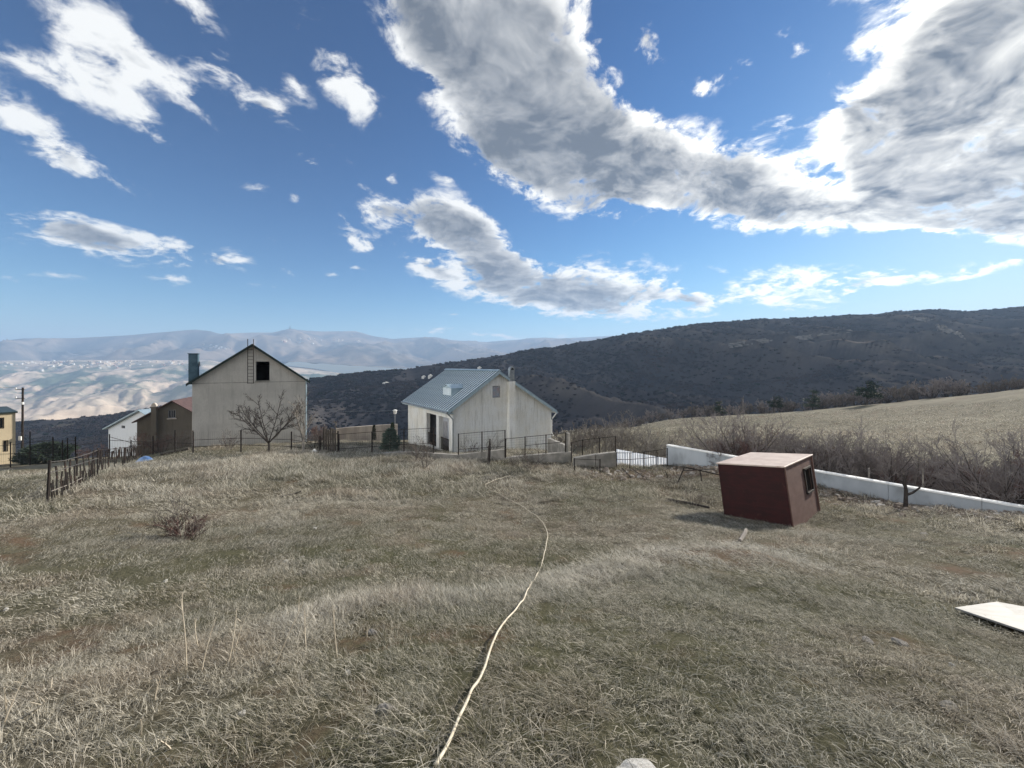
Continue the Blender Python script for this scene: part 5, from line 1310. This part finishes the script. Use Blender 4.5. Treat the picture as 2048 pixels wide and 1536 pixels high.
#@@PART4
# ------------------------------------------------------------------ dry weeds standing in the grass
M['stalk'] = surf('bleached_dry_stalk', (0.56, 0.50, 0.40), (0.40, 0.34, 0.26), 20, .9, 0)
for k, (bx_, by_, tx_, ty_) in enumerate([(373, 1338, 366, 1195), (402, 1348, 428, 1238), (398, 1300, 385, 1240), (455, 1332, 468, 1222), (470, 1300, 492, 1228), (550, 1330, 603, 1208), (675, 1322, 670, 1205), (612, 1300, 600, 1225), (15, 1440, 48, 1350), (5, 1455, 35, 1360), (48, 1425, 118, 1360), (60, 1430, 140, 1365), (730, 1290, 742, 1236), (310, 1400, 330, 1340), (282, 1470, 300, 1420), (340, 1500, 352, 1440), (1120, 1240, 1135, 1200), (820, 1280, 832, 1255)]):
    b_ = pix_ground(bx_, by_); Y = b_.y; tp_ = Vector((at(tx_, Y), Y + rs.uniform(-.1, .1), zz(ty_, Y)))
    h = tag(empty('dry_weed', b_), 'tall bleached dry weed stalk standing in the near grass', 'weed', 'dry weed stalks in the meadow')
    mid = b_.lerp(tp_, .5) + Vector((rs.uniform(-.03, .03), 0, rs.uniform(-.02, .02)))
    pts = [(b_ - b_), (mid - b_), (tp_ - b_)]
    ln = pts[2].length; sm2 = [pts[0] * (1 - t_) ** 2 + pts[1] * 2 * t_ * (1 - t_) + pts[2] * t_ * t_ for t_ in np.linspace(0, 1, 7)]
    MB().tube(sm2, [.0056 - .0006 * i for i in range(7)], 5).build('stem', M['stalk'], h)
    for j in range(rs.randint(2, 6)):
        i = rs.randint(2, 5); q0 = sm2[i]; d = Vector((rs.uniform(-1, 1), rs.uniform(-1, 1), rs.uniform(.5, 1.4))).normalized()
        MB().tube([q0, q0 + d * ln * rs.uniform(.08, .25)], [.0022, .0012], 4).build('side_stem', M['stalk'], h)

# ------------------------------------------------------------------ instanced ground cover
def instancer(name, pts, rot, scl, idx, protos, extra, label, cat):
    me_ = bpy.data.meshes.new(name)
    me_.vertices.add(len(pts)); me_.vertices.foreach_set('co', np.asarray(pts, np.float32).ravel())
    add_attr(me_, 'rot', np.asarray(rot, np.float32), 'FLOAT_VECTOR'); add_attr(me_, 'scl', np.asarray(scl, np.float32), 'FLOAT_VECTOR')
    a = me_.attributes.new('idx', 'INT', 'POINT'); a.data.foreach_set('value', np.asarray(idx, np.int32))
    for k, v in extra.items(): add_attr(me_, k, np.asarray(v, np.float32))
    o = bpy.data.objects.new(name, me_); COL.objects.link(o)
    pc = bpy.data.collections.new(name + '_kinds')
    for i, p_ in enumerate(protos):
        po = bpy.data.objects.new('%s_kind_%02d' % (name, i), p_); pc.objects.link(po)
    ng = bpy.data.node_groups.new(name + '_scatter', 'GeometryNodeTree')
    ng.interface.new_socket('Geometry', in_out='INPUT', socket_type='NodeSocketGeometry')
    ng.interface.new_socket('Geometry', in_out='OUTPUT', socket_type='NodeSocketGeometry')
    t_ = NT(ng); gi_, go_ = t_.n('NodeGroupInput'), t_.n('NodeGroupOutput')
    ci = t_.n('GeometryNodeCollectionInfo'); ci.inputs['Collection'].default_value = pc; ci.inputs['Separate Children'].default_value = True; ci.inputs['Reset Children'].default_value = True
    ip = t_.n('GeometryNodeInstanceOnPoints'); ip.inputs['Pick Instance'].default_value = True
    def na(nm, ty):
        nd = t_.n('GeometryNodeInputNamedAttribute', data_type=ty); nd.inputs['Name'].default_value = nm
        return [s_ for s_ in nd.outputs if s_.enabled and s_.name == 'Attribute'][0]
    er_ = t_.n('FunctionNodeEulerToRotation'); t_.l(na('rot', 'FLOAT_VECTOR'), er_.inputs[0])
    mp_ = t_.n('GeometryNodeMeshToPoints'); t_.l(gi_.outputs[0], mp_.inputs['Mesh'])
    t_.l(mp_.outputs[0], ip.inputs['Points']); t_.l(ci.outputs[0], ip.inputs['Instance']); t_.l(na('idx', 'INT'), ip.inputs['Instance Index'])
    t_.l(er_.outputs[0], ip.inputs['Rotation']); t_.l(na('scl', 'FLOAT_VECTOR'), ip.inputs['Scale']); t_.l(ip.outputs[0], go_.inputs[0])
    md = o.modifiers.new('scatter', 'NODES'); md.node_group = ng
    return tag(o, label, cat, kind='stuff')

def tuft(seed, n, Rr, l0, l1, width, e0, e1, wind=0.0, droop=.9):
    """clump of separate curved blades"""
    g_ = np.random.default_rng(seed)
    a0 = g_.uniform(0, 2 * np.pi, n); r0 = Rr * np.sqrt(g_.random(n))
    bx_, by_ = r0 * np.cos(a0), r0 * np.sin(a0)
    az_ = np.where(g_.random(n) < wind, g_.normal(0, .35, n), g_.uniform(0, 2 * np.pi, n))
    el = np.radians(g_.uniform(e0, e1, n)); L_ = g_.uniform(l0, l1, n); wd = width * g_.uniform(.6, 1.3, n)
    px_, py_, pz_ = bx_, by_, np.full(n, -.012)
    side = np.stack([-np.sin(az_ + g_.normal(0, .5, n)), np.cos(az_), g_.normal(0, .3, n)], 1)
    V, segs = [], 3
    turn = g_.normal(0, .35, n)
    for s in range(segs + 1):
        f = s / segs; c = np.stack([px_, py_, pz_], 1); hw = (wd * (1 - .85 * f ** 1.5) / 2)[:, None]
        V.append(c - side * hw); V.append(c + side * hw)
        e_ = el - droop * f * (el + .25); az_ = az_ + turn / segs
        px_ = px_ + np.cos(az_) * np.cos(e_) * L_ / segs; py_ = py_ + np.sin(az_) * np.cos(e_) * L_ / segs; pz_ = np.maximum(pz_ + np.sin(e_) * L_ / segs, .002)
    V = np.stack(V, 1).reshape(-1, 3); k = 2 * (segs + 1)
    b_ = (np.arange(n) * k)[:, None]
    Fq = np.concatenate([np.concatenate([b_ + 2 * s, b_ + 2 * s + 1, b_ + 2 * s + 3, b_ + 2 * s + 2], 1) for s in range(segs)], 0)
    me_ = bpy.data.meshes.new('grass_tuft'); me_.from_pydata(V.tolist(), [], Fq.tolist())
    add_attr(me_, 'tone', np.repeat(g_.random(n), k)); me_.update()
    return me_
m, t, p = newmat('dry_grass_blades')
tone = t.n('ShaderNodeAttribute', attribute_name='tone').outputs['Fac']
gi_ = t.n('ShaderNodeAttribute', attribute_name='green', attribute_type='INSTANCER').outputs['Fac']
pi_ = t.n('ShaderNodeAttribute', attribute_name='pale', attribute_type='INSTANCER').outputs['Fac']
ri_ = t.n('ShaderNodeAttribute', attribute_name='russet', attribute_type='INSTANCER').outputs['Fac']
col = t.mix(t.rng(tone, .0, .5), (0.058, 0.051, 0.036), (0.29, 0.262, 0.198))
col = t.mix(t.rng(tone, .45, 1.0), col, (0.74, 0.69, 0.58))
col = t.mix(t.math('MULTIPLY', pi_, t.rng(tone, .2, .7, .2, .7)), col, (0.78, 0.74, 0.66))
col = t.mix(t.math('MULTIPLY', ri_, .22), col, (0.22, 0.135, 0.085))
col = t.mix(t.math('MULTIPLY', gi_, t.rng(tone, .85, .3, .25, .95)), col, (0.070, 0.078, 0.036))
p.inputs['Roughness'].default_value = .75; p.inputs['Specular IOR Level'].default_value = .25
t.l(col, p.inputs['Base Color'])
tr_ = t.n('ShaderNodeBsdfTranslucent'); t.l(col, tr_.inputs['Color'])
mx_ = t.n('ShaderNodeMixShader'); mx_.inputs[0].default_value = .38
t.l(p.outputs[0], mx_.inputs[1]); t.l(tr_.outputs[0], mx_.inputs[2]); t.l(mx_.outputs[0], m.node_tree.nodes['Material Output'].inputs['Surface'])
M['grass'] = m
gp_near = [tuft(200 + i, 95, .13, .03, .095, .0034, 4, 34, .6) for i in range(5)] + [tuft(210 + i, 80, .085, .06, .155, .0030, 18, 64, .5, .85) for i in range(4)]
gp_mid = [tuft(220 + i, 90, .25, .045, .12, .0065, 5, 38, .6) for i in range(5)] + [tuft(230 + i, 80, .16, .08, .18, .0060, 22, 70, .45, .8) for i in range(4)]
gp_far = [tuft(240 + i, 90, .50, .08, .18, .013, 10, 50, .5) for i in range(5)] + [tuft(250 + i, 80, .34, .15, .32, .012, 40, 78, .4, .65) for i in range(4)]
for g_ in gp_near + gp_mid + gp_far: g_.materials.append(m)
def inside_house(x, y):
    bad = np.zeros(len(x), bool)
    for O, th, x0, x1, y0, y1 in ((O1, T1, -.1, W1 + .1, -.15, D1), (O2, T2, -.1, W2 + .1, -.15, D2), (SP, SE[2], -.05, SW + .05, -.05, SDp + .05)):
        c, s_ = math.cos(th), math.sin(th); lx = (x - O[0]) * c + (y - O[1]) * s_; ly = -(x - O[0]) * s_ + (y - O[1]) * c
        bad |= (lx > x0) & (lx < x1) & (ly > y0) & (ly < y1)
    return bad
def grass_band(name, r0, r1, dens, protos, label, amax=68, jit=.2, keep_hose=.0):
    g_ = np.random.default_rng(int(r1 * 10))
    area = .5 * (r1 ** 2 - r0 ** 2) * 2 * RAD(amax); n = int(area * dens)
    a = g_.uniform(-RAD(amax), RAD(amax), n); r = np.sqrt(g_.uniform(r0 ** 2, r1 ** 2, n))
    x, y = r * np.sin(a), r * np.cos(a)
    gr, tl, br = fields(x, y)
    cl_ = fbm(x * 3.1 / (r1 / 6.2) ** .6, y * 3.1 / (r1 / 6.2) ** .6, 3, 181)
    ok = ~inside_house(x, y) & (g_.random(n) > br * .8) & (g_.random(n) < .30 + 1.0 * sstep(.38, .60, cl_) + .3 * tl)
    bq = np.array([(q.x, q.y) for q in q4])
    ins = np.ones(n, bool)
    for i in range(4):
        p0, p1 = bq[i], bq[(i + 1) % 4]; ins &= ((p1[0] - p0[0]) * (y - p0[1]) - (p1[1] - p0[1]) * (x - p0[0])) < 0.02
    ok &= ~ins
    wn_ = (x - WA.x) * -wd_.y + (y - WA.y) * wd_.x        # not inside or just behind the white wall
    ok &= ~((wn_ > -.1) & (x > 9.0))
    hd = np.full(n, 9.)
    for q in hose_xy[::2]: hd = np.minimum(hd, np.hypot(x - q[0], y - q[1]))
    ok &= hd > keep_hose
    x, y, gr, tl, r, br = x[ok], y[ok], gr[ok], tl[ok], r[ok], br[ok]; n = len(x)
    z = gz(x, y)
    flow = fbm(x * .22, y * .22, 2, 131) * 5.0 + .4 + (x > 1) * .9
    rot = np.stack([g_.normal(0, .08, n), g_.normal(0, .08, n), flow + g_.normal(0, .5, n)], 1)
    talld = g_.random(n) < tl * .55
    idx = np.where(talld, g_.integers(5, 9, n), g_.integers(0, 5, n))
    s_ = g_.uniform(.75, 1.25, n) * (.8 + .4 * np.clip(tl, 0, 1))
    pale = np.clip(tl * .7 + .75 * np.exp(-(lip_dist(x, y) / .8) ** 2) * sstep(-2, 1.5, x) + .5 * (fbm(x * .5, y * .5, 3, 141) - .45), 0, 1)
    rus = np.clip(br * .9 + sstep(.58, .72, fbm(x * .7 + 9, y * .7, 3, 151)), 0, 1)
    return instancer(name, np.stack([x, y, z], 1), rot, np.stack([s_] * 3, 1), idx, protos, {'green': np.clip(gr + g_.normal(0, .12, n), 0, 1), 'pale': pale, 'russet': rus}, label, 'grass')
grass_band('near_grass', .55, 6.2, 190, gp_near, 'matted dry grass blades of the near meadow', amax=72, keep_hose=.012)
grass_band('middle_grass', 5.8, 16.5, 46, gp_mid, 'matted dry grass of the middle meadow', amax=68, keep_hose=.1)
grass_band('far_grass', 15.8, 36, 13, gp_far, 'pale dry grass along the meadow crest by the fences', amax=64, keep_hose=.15)

# low grass on the far field
g_ = np.random.default_rng(91); n = 5200
a = RAD(2) + g_.random(n) * RAD(62); r = np.sqrt(g_.uniform(38 ** 2, 128 ** 2, n)); x, y = r * np.sin(a), r * np.cos(a)
gp_fld = [tuft(260 + i, 70, 1.5, .12, .30, .045, 15, 60, .5) for i in range(4)]
for c in gp_fld: c.materials.append(M['grass'])
instancer('field_grass', np.stack([x, y, gz(x, y)], 1), np.stack([np.zeros(n), np.zeros(n), g_.uniform(0, 6.28, n)], 1), np.stack([g_.uniform(.7, 1.3, n)] * 3, 1), g_.integers(0, 4, n), gp_fld, {'green': np.clip(fbm(x * .05, y * .05, 3, 191) - .35, 0, 1), 'pale': g_.random(n) * .3, 'russet': np.clip(fbm(x * .04, y * .09, 3, 195) * 2 - .7, 0, 1)}, 'rough dry grass on the pale field beyond the thicket', 'grass')
# taller grass left standing round the red cabin
cc, ss = math.cos(SE[2]), math.sin(SE[2]); n = 260
lx = np.r_[g_.uniform(-.1, SW + .1, 150), SW + g_.uniform(.02, .25, 110)]; ly = np.r_[-np.abs(g_.normal(.04, .10, 150)) - .02, g_.uniform(0, SDp, 110)]
x, y = SP[0] + lx * cc - ly * ss, SP[1] + lx * ss + ly * cc
instancer('cabin_grass', np.stack([x, y, gz(x, y)], 1), np.stack([np.zeros(n), np.zeros(n), g_.uniform(0, 6.28, n)], 1), np.stack([g_.uniform(.7, 1.25, n)] * 3, 1), g_.integers(5, 9, n), gp_mid, {'green': g_.random(n) * .8, 'pale': g_.random(n) * .5, 'russet': np.zeros(n)}, 'taller dry grass standing against the red cabin', 'grass')
# ------------------------------------------------------------------ leafless wood covering the dark hill
def clump(seed, n=34):
    R = random.Random(seed); mb = MB()
    for i in range(n):
        a, r_ = R.uniform(0, 6.283), math.sqrt(R.random()) * .5
        bx_, by_ = r_ * math.cos(a), r_ * math.sin(a); H_ = (1 - 1.3 * r_ * r_) * R.uniform(.45, 1.0)
        w_ = R.uniform(.05, .13); a2 = R.uniform(0, 6.283); dx, dy = math.cos(a2) * w_, math.sin(a2) * w_
        mb.poly([(bx_ * .7, by_ * .7, -.15), (bx_ + dx, by_ + dy, H_ * .7), (bx_ * 1.25, by_ * 1.25, H_), (bx_ - dx, by_ - dy, H_ * .6)], [(0, 1, 2, 3)])
    return mb.mesh('wood_clump')
m, t, p = newmat('leafless_wood')
rn = t.n('ShaderNodeObjectInfo').outputs['Random']
geo = t.n('ShaderNodeNewGeometry').outputs['Position']
col = t.mix(rn, (0.026, 0.027, 0.033), (0.046, 0.042, 0.047))
col = t.mix(t.rng(t.noise(geo, .012, 4, .6), .45, .65), col, (0.060, 0.048, 0.048))
col = t.mix(t.rng(rn, .93, .95), col, (0.018, 0.026, 0.018))
t.l(col, p.inputs['Base Color']); p.inputs['Roughness'].default_value = 1; p.inputs['Specular IOR Level'].default_value = 0
wc = [clump(300 + i) for i in range(6)]
for c in wc: c.materials.append(m)
g_ = np.random.default_rng(55)
HX_, HY_, HZ_ = hill_grid
n = 95000
jj = g_.uniform(0, nu - 1.001, n); ii = g_.uniform(0, 1, n) ** .8 * 151
i0, j0 = ii.astype(int), jj.astype(int); fi, fj = ii - i0, jj - j0
def bil(G): return (G[i0, j0] * (1 - fj) + G[i0, j0 + 1] * fj) * (1 - fi) + (G[i0 + 1, j0] * (1 - fj) + G[i0 + 1, j0 + 1] * fj) * fi
x, y, z = bil(HX_), bil(HY_), bil(HZ_)
den = fbm(x * .012, y * .012, 4, 171)
ok = (den + g_.normal(0, .10, n) > .38) & ~((bil(relief) > .11) & (g_.random(n) < .72))
x, y, z = x[ok], y[ok], z[ok]; n = len(x)
s_ = g_.uniform(1.9, 4.3, n) * np.clip(y / 500, .7, 1.4)
instancer('hill_wood', np.stack([x, y, z], 1), np.stack([np.zeros(n), np.zeros(n), g_.uniform(0, 6.28, n)], 1), np.stack([s_ * 1.25, s_ * 1.25, s_ * .72], 1), g_.integers(0, 6, n), wc, {}, 'leafless scrub wood covering the dark hill', 'wood')
